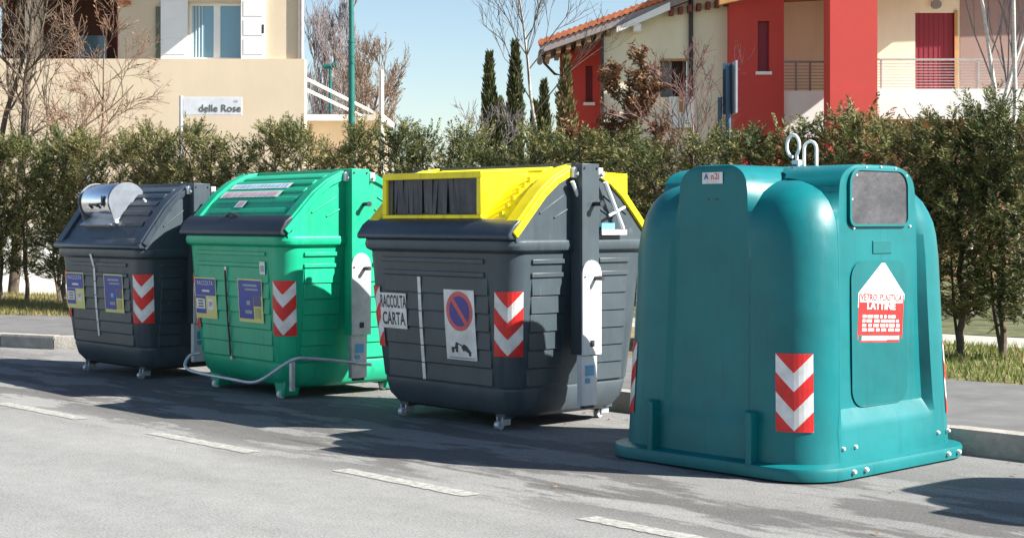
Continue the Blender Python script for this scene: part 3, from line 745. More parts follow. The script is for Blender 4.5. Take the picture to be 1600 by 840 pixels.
# ------------------------------------------------------------------ teal bell bank
def make_bell():
    t = thing('recycling_bank', 'big teal bell shaped recycling bank with a round loop handle, nearest of the row', 'recycling bank', (1.65, 9.19, 0), R_(-46.8), 'street bins standing in a row on the road')
    #      z    h     p_front p_side w    r
    lev = [(.06, .770, .770, .770, .34, .26), (.26, .762, .762, .760, .34, .26), (.30, .760, .752, .748, .335, .26), (.37, .757, .735, .700, .325, .26), (.60, .748, .722, .694, .315, .26), (.9, .738, .712, .690, .305, .26),
           (1.2, .727, .705, .690, .30, .26), (1.33, .716, .702, .690, .295, .26), (1.40, .704, .701, .690, .29, .26), (1.46, .682, .700, .690, .288, .25), (1.52, .648, .699, .690, .286, .22), (1.57, .600, .698, .690, .284, .18), (1.605, .535, .698, .689, .280, .14),
           (1.63, .465, .697, .688, .274, .10), (1.645, .38, .696, .687, .268, .06), (1.652, .30, .696, .687, .264, .03), (1.675, .28, .694, .686, .247, .01), (1.695, .22, .692, .684, .222, .04), (1.71, .27, .689, .681, .190, .03), (1.722, .22, .684, .676, .150, .02), (1.727, .17, .675, .668, .11, .015)]
    t.scale = (.985, 1.045, 1)
    K = .962
    lev = [(z*.994, h*K, a*K, b*K, w_, r) for z, h, a, b, w_, r in lev]
    rings = []
    for z, h, pf, ps, w0, r in lev:
        # four sides: 0 front(-y),1 right(+x),2 back,3 left
        ring = []
        g = (.035 if z > .2 else .02) if z < 1.62 else max(.004, .035-(z-1.62)*.6)
        wf, wr = w0*.88, w0*1.27        # the front hood is narrower than the one with the loading hole
        hx = max(h, wf+g+.006); hy = max(h, wr+g+.006)
        r = max(.004, min(r, hx-wf-g-.002, hy-wr-g-.002))
        for sd_ in range(4):
            P = pf if sd_ in (0, 2) else ps
            w_, wn = (wf, wr) if sd_ in (0, 2) else (wr, wf)
            hu, hv = (hx, hy) if sd_ in (0, 2) else (hy, hx)      # along this side, and outward
            a = R_(90*sd_); c, s = math.cos(a), math.sin(a)
            o1 = -.035 if sd_ == 1 else 0
            loc = [(-w_+o1, -P), (-w_*.92+o1, -P), (w_*.92+o1, -P), (w_+o1, -P), (w_+g+o1, -hv)]
            loc += [(hu-r+r*math.cos(R_(-90+90*k/12)), -(hv-r)+r*math.sin(R_(-90+90*k/12))) for k in range(0, 13)]
            loc += [(hu, -(wn+g)-(.035 if sd_ == 0 else 0))]
            for x, y in loc: ring.append((c*x-s*y, s*x+c*y, z))
        rings.append(ring)
    mb = MB(); mb.loft(rings, TEAL, True, True)
    bo = mb.build('body', t, 42, bevel=.012, bseg=3)
    # foot flange
    fl = [(.0, .80, .28), (.045, .805, .28), (.065, .797, .27), (.075, .76, .25), (.082, .72, .22)]
    fb = MB(); fb.loft([rrect(h, h+.0, r, z+.012, 10) for z, h, r in fl], TEAL); fb.build('base_flange', t, 50)
    # upright guide fins at the front
    for x in (-.38, .345):
        f = MB()
        f.box(x-.012, x+.03, -.795, -.70, .07, .36, TEAL); f.box(x-.05, x+.03, -.76, -.70, .345, .362, TEAL)
        f.build('guide_fin', t, 30, bevel=.006)
    # loading hole: rubber flap with rim
    def FR(u, v, off): return (lerp([(a, d_) for a, b, c_, d_, e, g in lev], v)[0]+.004+off, u-.035, v)   # right face, u along +y
    def rr(cx, cz, a, b, r, n=8, r_low=None):
        pts = []
        for sx, sz, a0 in ((1, -1, -90), (1, 1, 0), (-1, 1, 90), (-1, -1, 180)):
            q = r if sz > 0 or r_low is None else r_low
            for k in range(n+1):
                an = R_(a0+90*k/n); pts.append((cx+sx*(a-q)+q*math.cos(an), cz+sz*(b-q)+q*math.sin(an)))
        return pts
    hb = MB(); o_ = rr(0, 1.532, .285, .163, .10, r_low=.05); i_ = rr(0, 1.532, .268, .150, .09, r_low=.04)
    hb.loft([[FR(u, v, 0) for u, v in o_], [FR(u, v, .014) for u, v in o_], [FR(u, v, .014) for u, v in i_], [FR(u, v, .002) for u, v in i_]], TEAL, False, False)
    rim_ = hb.build('inlet_rim', t, 40)
    fb = MB(); poly(fb, FR, i_, FLAP, .006); fb.build('rubber_flap', rim_, 0)
    for u, v in ((-.24, 1.655), (-.14, 1.70), (0, 1.706), (.14, 1.70), (.24, 1.66), (-.288, 1.52), (-.27, 1.36), (.27, 1.37)):
        x = FR(u, v, 0)[0]; bb = MB(); bb.tube([(x-.004, u, v), (x+.006, u-.0, v)], .006, GALVP, 8); bb.build('rivet', rim_, 40)
    # sunk darker plate with the sticker, small name plate above
    pb = MB(); q = rr(0, .77, .262, .405, .10)
    pb.add([FR(u, v, .004) for u, v in q], [tuple(range(len(q)))], TEAL2); pb.build('information_plate', t, 0)
    pb = MB(); pb.box(.66, .6695, -.09, .09, 1.215, 1.29, TEAL2); pb.build('name_plate', t, 0, bevel=.003)
    s = MB(); a = R_(-4); ca, sa = math.cos(a), math.sin(a)
    G = lambda u, v, off: FR(.015+(ca*u+sa*v*-1)*1.32, .93-sa*u*-1+ca*v, .006+off)
    hs = [(-.165, -.21), (-.15, -.222), (.15, -.222), (.168, -.205), (.168, .06), (.012, .232), (-.012, .232), (-.165, .06)]
    poly(s, G, hs, WHITE, 0.0)
    def ln(p, q_, w_, m, off):
        dx, dy = q_[0]-p[0], q_[1]-p[1]; l = math.hypot(dx, dy); nx, ny = -dy/l*w_, dx/l*w_
        poly(s, G, [(p[0]-nx, p[1]-ny), (q_[0]-nx, q_[1]-ny), (q_[0]+nx, q_[1]+ny), (p[0]+nx, p[1]+ny)], m, off)
    k = .95; hh = [(x*k, y*k) for x, y in hs]
    for p, q_ in ((hh[3], hh[4]), (hh[7], hh[0]), (hh[1], hh[2])): ln(p, q_, .0035, RED, .0015)
    put_text(s, G, 'VETRO, PLASTICA', 0, .035, .052, RED, .002, .72, .001)
    rect(s, G, -.155, .155, -.05, .008, RED, .0015); put_text(s, G, 'LATTINE', 0, -.012, .056, WHITE, .0025, .95, .002)
    rect(s, G, -.155, .155, -.175, -.05, RED, .0016)
    rnd = random.Random(7)
    for j, v in enumerate((-.07, -.095, -.12, -.145)):
        x = -.13
        while x < .12:
            w_ = rnd.uniform(.015, .05); rect(s, G, x, min(x+w_, .14), v-.008, v+.008, WHITE, .0026); x += w_+rnd.uniform(.006, .02)
    rect(s, G, -.13, .14, -.205, -.18, WHITE, .0026); rect(s, G, -.14, -.02, -.212, -.206, RED, .003); rect(s, G, .05, .14, -.212, -.200, RED, .003)
    s.build('information_sticker', t, 0, recalc=False)
    # small brand label on the front snout
    s = MB(); GF = lambda u, v, off: (u-.0, -(.673+off), v)
    rect(s, GF, -.075, .075, 1.61, 1.675, WHITE, .002); put_text(s, GF, 'A', -.045, 1.65, .045, BLUE, .0035, 1, .001); put_text(s, GF, 'n2i', .02, 1.65, .05, SOFTRED, .0035, 1, .001)
    s.build('maker_label', t, 0, recalc=False); s = MB()
    for u in (-.03, 0, .03): rect(s, GF, u-.006, u+.006, 1.518, 1.526, INK if u else BROWNW, .002)
    s.build('screw_mark', t, 0, recalc=False)
    # corner chevrons
    def corner(sx, sy, s0):
        def F(u, v, off):
            z = .475+v; h = lerp(lev, z)[0]; r = .26; h = h+.0; Lh = r*math.pi/4; s_ = u*sx*(-sy)+s0; o2 = off+.004
            cx = h-r
            if abs(s_) <= Lh:
                a = -math.pi/4+s_/r; x, y = cx+(r+o2)*math.cos(a), -cx+(r+o2)*math.sin(a)
            elif s_ < 0: x, y = cx-(-s_-Lh), -(h+o2)
            else: x, y = h+o2, -cx+(s_-Lh)
            return (x*sx, y*(-sy), z)
        return F
    chevron('chevron_sticker', corner(1, -1, -.075), .205, .42, t)
    chevron('chevron_sticker', corner(1, 1, 0), .215, .42, t)
    chevron('chevron_sticker', corner(-1, -1, 0), .215, .42, t)
    # white bolts low on the right face, in diagonal pairs
    for u in (-.46, -.35, .45, .56):
        for x, v, r in ((.728, .165, .011), (.80, .048, .013)):
            b = MB(); b.tube([(x, u, v), (x+.016, u, v), (x+.022, u, v)], [r, r, r*.6], WHITE, 10); b.build('bolt', t, 40)
    # lifting hooks: one closed loop and one bow
    hk = MB()
    z = 1.715; c0 = Vector((.055, -.02, z+.13)); pts = []
    for k in range(25):
        an = R_(-70+k*340/24); pts.append((c0.x+.046*math.cos(an), c0.y, c0.z+.066*math.sin(an)))
    pts = [(.085, -.02, z-.03), (.085, -.02, z+.03)] + pts[1:]
    hk.tube(pts, .0095, WPAINT, 8); hk.build('lifting_loop', t, 60)
    hk = MB(); pts = [(.105, .02, z-.03), (.105, .02, z+.11)] + [(.150-.045*math.cos(R_(a_)), .02, z+.11+.045*math.sin(R_(a_))) for a_ in range(15, 180, 15)] + [(.195, .02, z+.11), (.195, .02, z-.03)]
    hk.tube(pts, .0095, WPAINT, 8); hk.build('lifting_hook', t, 60)
    hk = MB(); hk.tube([(.06, 0, z-.02), (.06, 0, z+.02)], .045, LAMPG, 10); hk.box(.05, .10, -.03, .03, z-.01, z+.045, WPAINT); hk.build('hook_base', t, 40, bevel=.004)
    return t
bell = make_bell()
def copy_tree(o, parent=None):
    c = o.copy(); col.objects.link(c); c.parent = parent
    for ch in list(o.children): copy_tree(ch, c)
    return c
spare = copy_tree(bell); spare.location = (4.86, 7.10, 0); spare.rotation_euler = (0, 0, R_(-50))
spare['label'] = 'teal recycling bank just outside the right edge, seen only by its shadow on the road'

# ------------------------------------------------------------------ plants
HEDGE = leaf_mat('hedge_leaf', [(0, (.014, .032, .012)), (.34, (.036, .064, .022)), (.52, (.115, .13, .042)), (.70, (.25, .22, .085)), (.92, (.44, .32, .16))], .22)
CYP = leaf_mat('cypress_leaf', [(0, (.018, .030, .010)), (.5, (.045, .06, .02)), (1, (.13, .12, .04))], .15)
CYPB = leaf_mat('brown_cypress_leaf', [(0, (.05, .05, .018)), (.5, (.11, .095, .035)), (1, (.20, .15, .06))], .15)
OLIVE = leaf_mat('reddish_olive_leaf', [(0, (.06, .045, .02)), (.4, (.15, .085, .04)), (.7, (.26, .13, .07)), (1, (.40, .28, .16))], .25)
DEADL = leaf_mat('dead_orange_leaf', [(0, (.16, .09, .045)), (1, (.34, .21, .11))], .25)

def leaf(mb, p, d, L, W, rnd):
    """one narrow leaf-spray face, 4 vertices, bent a little"""
    s = d.cross(Vector((rnd.uniform(-1, 1), rnd.uniform(-1, 1), rnd.uniform(-1, 1))))
    if s.length < 1e-4: return
    s = s.normalized()*W*.5; b = len(mb.v)
    mid = p+d*L*.5
    mb.v += [tuple(p), tuple(mid+s), tuple(p+d*L), tuple(mid-s)]; mb.f.append([b, b+1, b+2, b+3]); mb.m.append(0)
def spray(mb, p, d, L, rnd, dens=1., lw=(.05, .018)):
    """a drooping feathery fan of leaf faces along a short twig"""
    n = max(4, int(L/.018*dens)); side = d.cross(Vector((0, 0, 1)))
    side = side.normalized() if side.length > .01 else Vector((1, 0, 0))
    side = (side+Vector((rnd.uniform(-.4, .4), rnd.uniform(-.4, .4), rnd.uniform(-.5, .5)))).normalized()
    q = Vector(p); dd = d.copy()
    for i in range(n):
        t = i/n; q = q+dd*L/n; dd = (dd+Vector((0, 0, .02))).normalized()
        wdt = (1-t*.7)
        for sg in (-1, 1):
            ld = (dd*.75+side*sg*(.75)+Vector((rnd.gauss(0, .18), rnd.gauss(0, .18), rnd.gauss(0, .18)))).normalized()
            leaf(mb, q, ld, lw[0]*wdt*rnd.uniform(.7, 1.5)+.012, lw[1]*rnd.uniform(.7, 1.3), rnd)
def hedge_shrub(seed, height):
    rnd = random.Random(seed); tr = MB(); cr = MB(); cr.mi(HEDGE)
    pts = [Vector((0, 0, -.02))]
    for i in range(1, 9): pts.append(Vector((rnd.gauss(0, .02)*i*.6, rnd.gauss(0, .02)*i*.6, height*.93*i/8)))
    tr.tube(pts, .036, BARK, 7, r1=.006)
    if rnd.random() < .5: tr.tube([pts[0]+Vector((.01, 0, .05)), Vector((.10, .03, .5)), Vector((.14, .05, 1.3))], .02, BARK, 6, r1=.006)
    nb = 104
    for i in range(nb):
        z = .34+(height*.95-.34)*(i/nb)**.96; t = (z-.4)/(height-.4)
        a = i*2.4+rnd.uniform(-.5, .5)
        k = min(7, int(z/(height*.93)*8)); base = pts[k].lerp(pts[min(8, k+1)], .5); base.z = z
        R0 = (.50 if t < .7 else .50-(t-.7)*.95)*rnd.uniform(.55, 1.15)
        if t < .1: R0 *= .55+rnd.random()*.4
        if t > .66 and rnd.random() < .30: continue
        if t <= .66 and rnd.random() < .05: continue
        up = rnd.uniform(.25, .7)+t*.5
        d = Vector((math.cos(a), math.sin(a), up)).normalized(); tip = base+d*R0
        tr.tube([base, base+d*R0*.6], .007, BARK, 4, r1=.003, caps=False)
        ns = 4+int(R0*10)
        for j in range(ns):
            f = rnd.uniform(.2, 1.0); q = base+d*R0*f
            sdv = Vector((rnd.gauss(0, .7), rnd.gauss(0, .7), rnd.gauss(.25, .45)))
            dd = (d+sdv).normalized()
            spray(cr, q, dd, rnd.uniform(.12, .24), rnd, 1.15, (.064, .0115))
    for j in range(14):   # leaders at the top
        a = rnd.uniform(0, 6.3); rr_ = rnd.uniform(0, .25); q = Vector((math.cos(a)*rr_, math.sin(a)*rr_, height*rnd.uniform(.84, .95)))
        spray(cr, q, Vector((math.cos(a)*.35, math.sin(a)*.35, 1)).normalized(), rnd.uniform(.16, .30), rnd)
    return tr, cr
HP = []
for i in range(5):
    tr, cr = hedge_shrub(100+i, 2.5); HP.append((tr, cr))
line = [(-13.5, 27.6), (-7.6, 24.2), (4.2, 14.3), (9.0, 10.3)]
rnd = random.Random(11)
spots = []
for a, b in zip(line, line[1:]):
    n = int(math.dist(a, b)/.56)
    for i in range(n): spots.append((a[0]+(b[0]-a[0])*i/n, a[1]+(b[1]-a[1])*i/n))
spots += [(3.42, 15.25), (4.05, 14.72), (4.62, 14.15), (5.10, 13.80)]
protos = [None]*5
def mesh_of(mb, name, smooth=0):
    me = bpy.data.meshes.new(name); me.from_pydata(mb.v, [], mb.f)
    for m in mb.mats: me.materials.append(m)
    me.polygons.foreach_set('material_index', mb.m); me.update(); return me
HM = [(mesh_of(a, 'trunk'), mesh_of(b, 'foliage')) for a, b in HP]
def px_of(x, y): return 800+2400*x/y
vis = [p for p in spots if -60 < px_of(*p) < 1680]
vis.sort(key=lambda p: px_of(*p))
for i, (x, y) in enumerate(vis):
    q = px_of(x, y); k = rnd.randrange(5); hgt = lerp([(-100, 2.66), (300, 2.54), (600, 2.34), (900, 2.24), (1200, 2.24), (1700, 2.32)], q)[0]+rnd.uniform(-.15, .12)
    lab = 'dense evergreen hedge conifer behind the row of bins'
    if q < 130: lab = 'evergreen hedge conifer with bare trunk foot on the dry verge at far left'
    elif q > 1465: lab = 'evergreen hedge conifer with bare trunk foot on the grass right of the teal bank'
    t = thing('hedge_conifer', lab, 'hedge conifer', (x+rnd.gauss(0, .07), y+rnd.gauss(0, .10), .10), rnd.uniform(0, 6.28), 'hedge conifers in a line behind the bins' if not (q < 130 or q > 1465) else ('hedge conifers at the far left' if q < 130 else 'hedge conifers right of the teal bank'))
    s = hgt/2.5; t.scale = (rnd.uniform(.92, 1.12), rnd.uniform(.92, 1.12), s)
    for nm, me in zip(('trunk', 'foliage'), HM[k]):
        o = bpy.data.objects.new(nm, me); col.objects.link(o); o.parent = t

def bare_tree(name, label, loc, height, r0, m, seed, lean=(0, 0), spread=.55, depth=5, leafm=None, nleaf=0, first=.3, group=None, upright=.35, kids=(3, 4), minr=.004, cat='tree', bm_=None, lsz=1., lp=1.):
    rnd = random.Random(seed); tr = MB(); br = MB(); lf = MB()
    t = thing(name, label, cat, loc, 0, group); bmt = bm_ or m
    t.rotation_euler = (0, 0, 0)
    pts = [Vector((0, 0, 0))]; d = Vector((lean[0], lean[1], 1)).normalized(); n = 10; q = Vector((0, 0, 0))
    for i in range(n):
        d = (d+Vector((rnd.gauss(0, .06), rnd.gauss(0, .06), .02))).normalized(); q = q+d*height/n; pts.append(q.copy())
    tr.tube(pts, r0, m, 8, r1=r0*.18)
    if leafm: lf.mi(leafm)
    def grow(p, d, L, r, lv):
        k = 5; P = [p.copy()]; q = p.copy(); dd = d.copy()
        for i in range(k):
            dd = (dd+Vector((rnd.gauss(0, .13), rnd.gauss(0, .13), rnd.gauss(.04*upright*3, .08)))).normalized(); q = q+dd*L/k; P.append(q.copy())
        br.tube(P, max(r, minr), bmt, 5 if lv < 2 else 3, r1=max(r*.45, minr*.7), caps=False)
        if leafm and lv >= depth-2:
            for j in range(nleaf):
                w_ = P[rnd.randrange(1, k+1)]; ld = Vector((rnd.gauss(0, 1), rnd.gauss(0, 1), rnd.gauss(.2, .7))).normalized(); leaf(lf, w_, ld, rnd.uniform(.05, .09)*lsz, rnd.uniform(.02, .035)*lsz, rnd) if rnd.random() < lp else None
        if lv < depth:
            for j in range(rnd.randint(*kids)):
                f = rnd.uniform(.25, 1.0); idx = min(k, int(f*k)+0); s0 = P[idx]
                side = dd.orthogonal().normalized(); side.rotate(Matrix.Rotation(rnd.uniform(0, 6.28), 3, dd))
                nd = (dd*rnd.uniform(.8, 1.2)+side*spread*rnd.uniform(.6, 1.4)+Vector((0, 0, upright*.5))).normalized()
                grow(s0, nd, L*rnd.uniform(.5, .78), r*.55, lv+1)
    nb = 11
    for i in range(nb):
        f = first+(1-first)*i/nb; idx = f*n; a = pts[int(idx)].lerp(pts[min(n, int(idx)+1)], idx-int(idx))
        an = i*2.4+rnd.uniform(-.4, .4); dd = Vector((math.cos(an)*spread*1.3, math.sin(an)*spread*1.3, upright+.35)).normalized()
        grow(a, dd, height*(.36*(1-f*.55)), r0*.42*(1-f*.5), 2 if depth > 3 else 1)
    tr.build('trunk', t, 50); br.build('branches', t, 50, recalc=False)
    if leafm: lf.build('foliage', t, 0, recalc=False)
    return t
def at(px, d, z=None, py=None):
    return ((px-800)/2400*d, d, z if z is not None else H+(345-py)/2400*d)
# left trees in front of the beige house
bare_tree('bare_tree', 'bare forked tree with mossy green trunk at the far left edge', at(20, 26.5, .1), 6.8, .10, BARK, 21, (0.02, 0), .55, 5, first=.28, kids=(3, 4), minr=.005)
bare_tree('bare_tree', 'slim bare tree with clinging reddish dead leaves left of the window', at(115, 25.6, .1), 4.4, .045, BARKO, 22, (-.04, 0), .60, 5, DEADL, 1, first=.35, kids=(4, 5), minr=.004, upright=.15, lp=.30, bm_=mat('brown_twig_bark', (.20, .12, .08), .85))
bare_tree('bare_tree', 'spreading bare tree with low arching boughs in front of beige wall', at(-25, 27.0, .1), 5.4, .09, BARK, 27, (.10, 0), .8, 5, first=.25, kids=(3, 4), minr=.005, upright=.2)
# far grey-lilac row and orange trees behind the stair
for i, (px, top_, nm) in enumerate(((488, 35, 0), (512, 60, 1), (535, 95, 2), (470, 60, 3))):
    d = 62+i*3; hh = H+(345-top_)/2400*d
    bare_tree('bare_poplar', ['tallest lilac grey bare poplar beside the beige house corner', 'lilac grey bare poplar second from the beige house, above the stair rail', 'low lilac grey bare poplar just left of the green lamp post', 'lilac grey bare poplar half hidden by the beige house corner'][i], at(px, d, 0), hh, .12, BARKL, 30+i, (0, 0), .28, 5, first=.2, upright=1.0, kids=(4, 5), minr=.012, group='lilac grey poplars behind the stair')
for i, (px, top_) in enumerate(((562, 112), (585, 108))):
    d = 55+i*3; hh = H+(345-top_)/2400*d
    bare_tree('bare_tree', ['orange brown leafless tree just right of the green lamp post', 'orange brown leafless tree behind the white stair post'][i], at(px, d, 0), hh, .14, BARKO, 40+i, (0, 0), .42, 5, DEADL, 1, first=.3, kids=(4, 4), minr=.012, lsz=1.6, lp=.6, group='orange brown trees behind the stair')
def cypress(label, px, d, top, wpx, m, seed, group=None):
    hh = H+(345-top)/2400*d; rw = wpx/2400*d/2; rnd = random.Random(seed)
    t = thing('cypress', label, 'cypress tree', at(px, d, 0), 0, group); tr = MB(); tr.tube([(0, 0, 0), (0, 0, hh*.9)], rw*.22, BARK, 6, r1=.02); tr.build('trunk', t, 40)
    c = MB(); c.mi(m); sc_ = d/2400
    n = int(3800*(hh/8))
    lump = [(rnd.uniform(0, 6.28), rnd.uniform(0, 1), rnd.uniform(.75, 1.12)) for _ in range(26)]
    for i in range(n):
        f = rnd.random()**.9; z = .6+f*(hh-.6); rr_ = rw*min(1, (1-f)*3.2+.03)**.75*min(1, .65+f*1.4); a = rnd.uniform(0, 6.283)
        k = 1.
        for la, lz, lk in lump:
            if abs(lz-f) < .06 and math.cos(a-la) > .3: k = lk
        rad = rr_*k*rnd.uniform(.55, 1.0)
        p = Vector((math.cos(a)*rad, math.sin(a)*rad, z)); dd = Vector((math.cos(a)*.35+rnd.gauss(0, .2), math.sin(a)*.35+rnd.gauss(0, .2), 1)).normalized()
        leaf(c, p, dd, rnd.uniform(4, 10)*sc_*1.5, rnd.uniform(1.5, 3)*sc_*1.6, rnd)
    c.build('foliage', t, 0, recalc=False)
cypress('tall narrow cypress, the left one of the two tallest', 765, 48, 88, 23, CYP, 51)
cypress('tallest narrow cypress, right of the pair against open sky', 805, 48, 70, 24, CYP, 52)
cypress('tiny cypress tip standing between the two tall cypresses', 782, 52, 160, 12, CYP, 53)
cypress('short cypress left of the white trunked tree', 850, 46, 132, 18, CYP, 54)
cypress('small cypress tip just right of the tallest cypress', 836, 50, 165, 14, CYP, 55)
cypress('brownish cypress behind the white trunked tree by the red wall', 884, 30, 95, 34, CYPB, 56)
bare_tree('bare_tree', 'slender white trunked bare tree beside the eaves of the red and cream house', at(876, 20.5, .1), 5.0, .040, mat('pale_grey_bark', (.34, .31, .27), .85, scale=9, var=.3), 61, (-.02, 0), .50, 5, first=.55, kids=(3, 3), minr=.0035, upright=.45, bm_=BARK)
bare_tree('bare_shrub', 'tall bare shrub with pinkish twigs in front of the cream wall', at(1085, 20, .1), 3.3, .03, BARKP, 62, (0, 0), .55, 5, first=.3, kids=(3, 4), minr=.004, upright=.3, cat='shrub')
bare_tree('bare_shrub', 'small leafless shrub with pale twigs left of the cypresses', at(722, 24, .1), 2.9, .03, BARKL, 63, (0, 0), .55, 5, first=.2, kids=(3, 4), minr=.005, cat='shrub')
bare_tree('leafy_shrub', 'reddish olive leafed shrub rising above the hedge before the cream wall', at(1000, 20.5, .1), 2.95, .05, BARK, 64, (0, 0), .5, 5, OLIVE, 15, first=.3, kids=(3, 4), minr=.005, cat='shrub')
bare_tree('leafy_shrub', 'low reddish leafed shrub under the dark red wall', at(922, 20.5, .1), 2.2, .04, BARK, 65, (0, 0), .5, 5, OLIVE, 10, first=.3, kids=(3, 3), minr=.005, cat='shrub')
for i, (px, d, sd_) in enumerate(((1516, 21, 71), (1560, 20, 72), (1596, 21, 73))):
    bare_tree('birch', ['white birch in front of the dark red door edge', 'middle white birch in front of the brownish wall', 'white birch at the right edge of the picture'][i], at(px, d, .1), 7.0, .046, BARKW, sd_, (0.01*(1-i), 0), .30, 5, first=.40, kids=(2, 2), minr=.004, upright=.9, bm_=BARKL, group='white birches before the balcony')

# ------------------------------------------------------------------ buildings
def wall(mb, x0, x1, z0, z1, y, th, m, holes=()):
    xs = sorted({x0, x1, *[h[0] for h in holes], *[h[1] for h in holes]}); zs = sorted({z0, z1, *[h[2] for h in holes], *[h[3] for h in holes]})
    xs = [x for x in xs if x0 <= x <= x1]; zs = [z for z in zs if z0 <= z <= z1]
    for a, b in zip(xs, xs[1:]):
        for c, d in zip(zs, zs[1:]):
            mx, mz = (a+b)/2, (c+d)/2
            if any(h[0] < mx < h[1] and h[2] < mz < h[3] for h in holes): continue
            mb.box(a, b, y, y+th, c, d, m)
def X(px, d): return (px-800)/2400*d
def Z(py, d): return H+(345-py)/2400*d
def beige_house():
    D = 32.; t = thing('beige_house', 'beige plastered house with white shutters and a dark loggia', 'house', (X(240, D), D, 0))
    ox, oy = X(240, D), D
    def bd(mb, name, parent=t, **k):
        mb.v = [(x-ox, y-oy, z) for x, y, z in mb.v]; return mb.build(name, parent, **k)
    zl = Z(92, D)
    w1 = MB(); wall(w1, X(-300, D), X(476, D), 0, zl, D, .35, BEIGE, [(X(112, D), X(150, D), 0, 2.9), (X(245, D), X(283, D), .9, 2.4)])
    w1.prism([(X(476, D)-.35, D+.35), (X(476, D), D+.35), (X(476, D)-1.6, D+9), (X(476, D)-1.95, D+9)], 'z', 0, zl, BEIGE)
    bd(w1, 'lower_wall', smooth=0)
    D2 = D+.12
    w2 = MB(); holes = [(X(57, D), X(182, D), zl, 6.35), (X(-60, D), X(36, D), zl, 6.35), (X(292, D), X(376, D), zl, Z(3, D))]
    wall(w2, X(-300, D), X(470, D), zl, 7.2, D2, .35, BEIGE, holes)
    w2.prism([(X(470, D)-.35, D2+.35), (X(470, D), D2+.35), (X(470, D)-1.6, D+9), (X(470, D)-1.95, D+9)], 'z', zl, 7.2, BEIGE)
    w2.prism([(X(-300, D), D2+.36), (X(470, D)-.36, D2+.36), (X(470, D)-1.96, D+9), (X(-300, D), D+9)], 'z', zl-.1, zl-.02, BEIGE)
    bd(w2, 'upper_wall', smooth=0)
    lg = MB(); lg.box(X(-60, D), X(182, D), D2+2.4, D2+2.5, zl, 6.9, LOGGIA); lg.box(X(182, D), X(182, D)+.05, D2+.36, D2+2.4, zl, 6.9, LOGGIA); lg.box(X(-62, D), X(182, D), D2+.36, D2+2.4, 6.35, 6.45, BEIGE)
    lgo = bd(lg, 'loggia', smooth=0)
    gp = MB(); gp.box(X(108, D+2), X(158, D+2), D2+2.35, D2+2.39, zl, Z(52, D+2), GLASS); bd(gp, 'pane', lgo, smooth=0)
    rv = MB(); rv.box(X(182, D)-.02, X(182, D)+.0, D2-.01, D2+.3, zl, 6.35, REDW); bd(rv, 'loggia_edge', smooth=0)
    # window
    wf = MB(); a, b, c, d = X(292, D), X(376, D), zl, Z(3, D); y = D2+.14
    for q in ((a, a+.05, c, d), (b-.05, b, c, d), (X(330, D), X(339, D)+.02, c, d)): wf.box(q[0], q[1], y, y+.06, q[2], q[3], WPAINT)
    wf.box(a, b, y+.001, y+.059, c, c+.05, WPAINT); wf.box(a, b, y+.001, y+.059, d-.05, d, WPAINT)
    wo = bd(wf, 'window', smooth=0)
    g = MB(); g.box(a+.05, X(330, D), y+.02, y+.03, c+.05, d-.05, GLASS); g.box(X(339, D)+.02, b-.05, y+.02, y+.03, c+.05, d-.05, GLASS); bd(g, 'pane', wo, smooth=0)
    cu = MB(); n = 16
    for k in range(n):
        u = a+.06+k*.022; 
        if k < 12: cu.box(u, u+.018, y+.005, y+.018, c+.05, d-.06, CURT) if k % 3 == 0 else None
    bd(cu, 'curtain', wo, smooth=0)
    for (p, q) in ((250, 292), (376, 414)):
        s = MB(); s.box(X(p, D), X(q, D), D2-.06, D2-.02, zl+.004, Z(-12, D), WPAINT)
        for k in range(3): s.box(X(p, D)+.05, X(q, D)-.05, D2-.068, D2-.06, zl+.1+k*.4, zl+.42+k*.4, WPAINT)
        if p == 250: s.box(X(242, D), X(250, D)-.002, D2-.05, D2+.0, zl+.004, Z(10, D), mat('shutter_dark_edge', (.10, .12, .09), .7))  # narrow dark strip along the left shutter's outer edge
        else: s.box(X(413, D)-.06, X(414, D)-.03, D2-.072, D2-.068, Z(52, D), Z(38, D), GUTTER)
        bd(s, 'shutter', smooth=0)
    dp = MB(); dp.tube([(X(472, D)-.03, D2-.05, zl), (X(472, D)-.03, D2-.05, 7.0)], .035, mat('grey_metal_pipe', (.30, .28, .32), .4, .5), 8); bd(dp, 'downpipe', smooth=40)
    lm = MB(); lm.box(X(183, D), X(202, D), D2-.12, D2, Z(6, D), Z(1, D), TERRA); bd(lm, 'wall_lamp', smooth=0)
    rf = MB(); pf = [(D-.8, 7.2), (D-.8, 7.3), (D+4.5, 8.9), (D+9.6, 7.3), (D+9.6, 7.2)]
    rf.loft([[(X(-320, D), y, z) for y, z in pf], [(X(474, D)-(y-D)*.18, y, z) for y, z in pf]], TERRA); bd(rf, 'roof', smooth=0)
    for x0, x1, z1 in ((112, 150, 2.9), ):
        dr = MB(); dr.box(X(x0, D), X(x1, D), D+.15, D+.22, 0, z1, WPAINT); bd(dr, 'door', smooth=0)
    wn = MB(); wn.box(X(245, D), X(283, D), D+.12, D+.2, .9, 2.4, WPAINT); bd(wn, 'shutter', smooth=0)
beige_house()
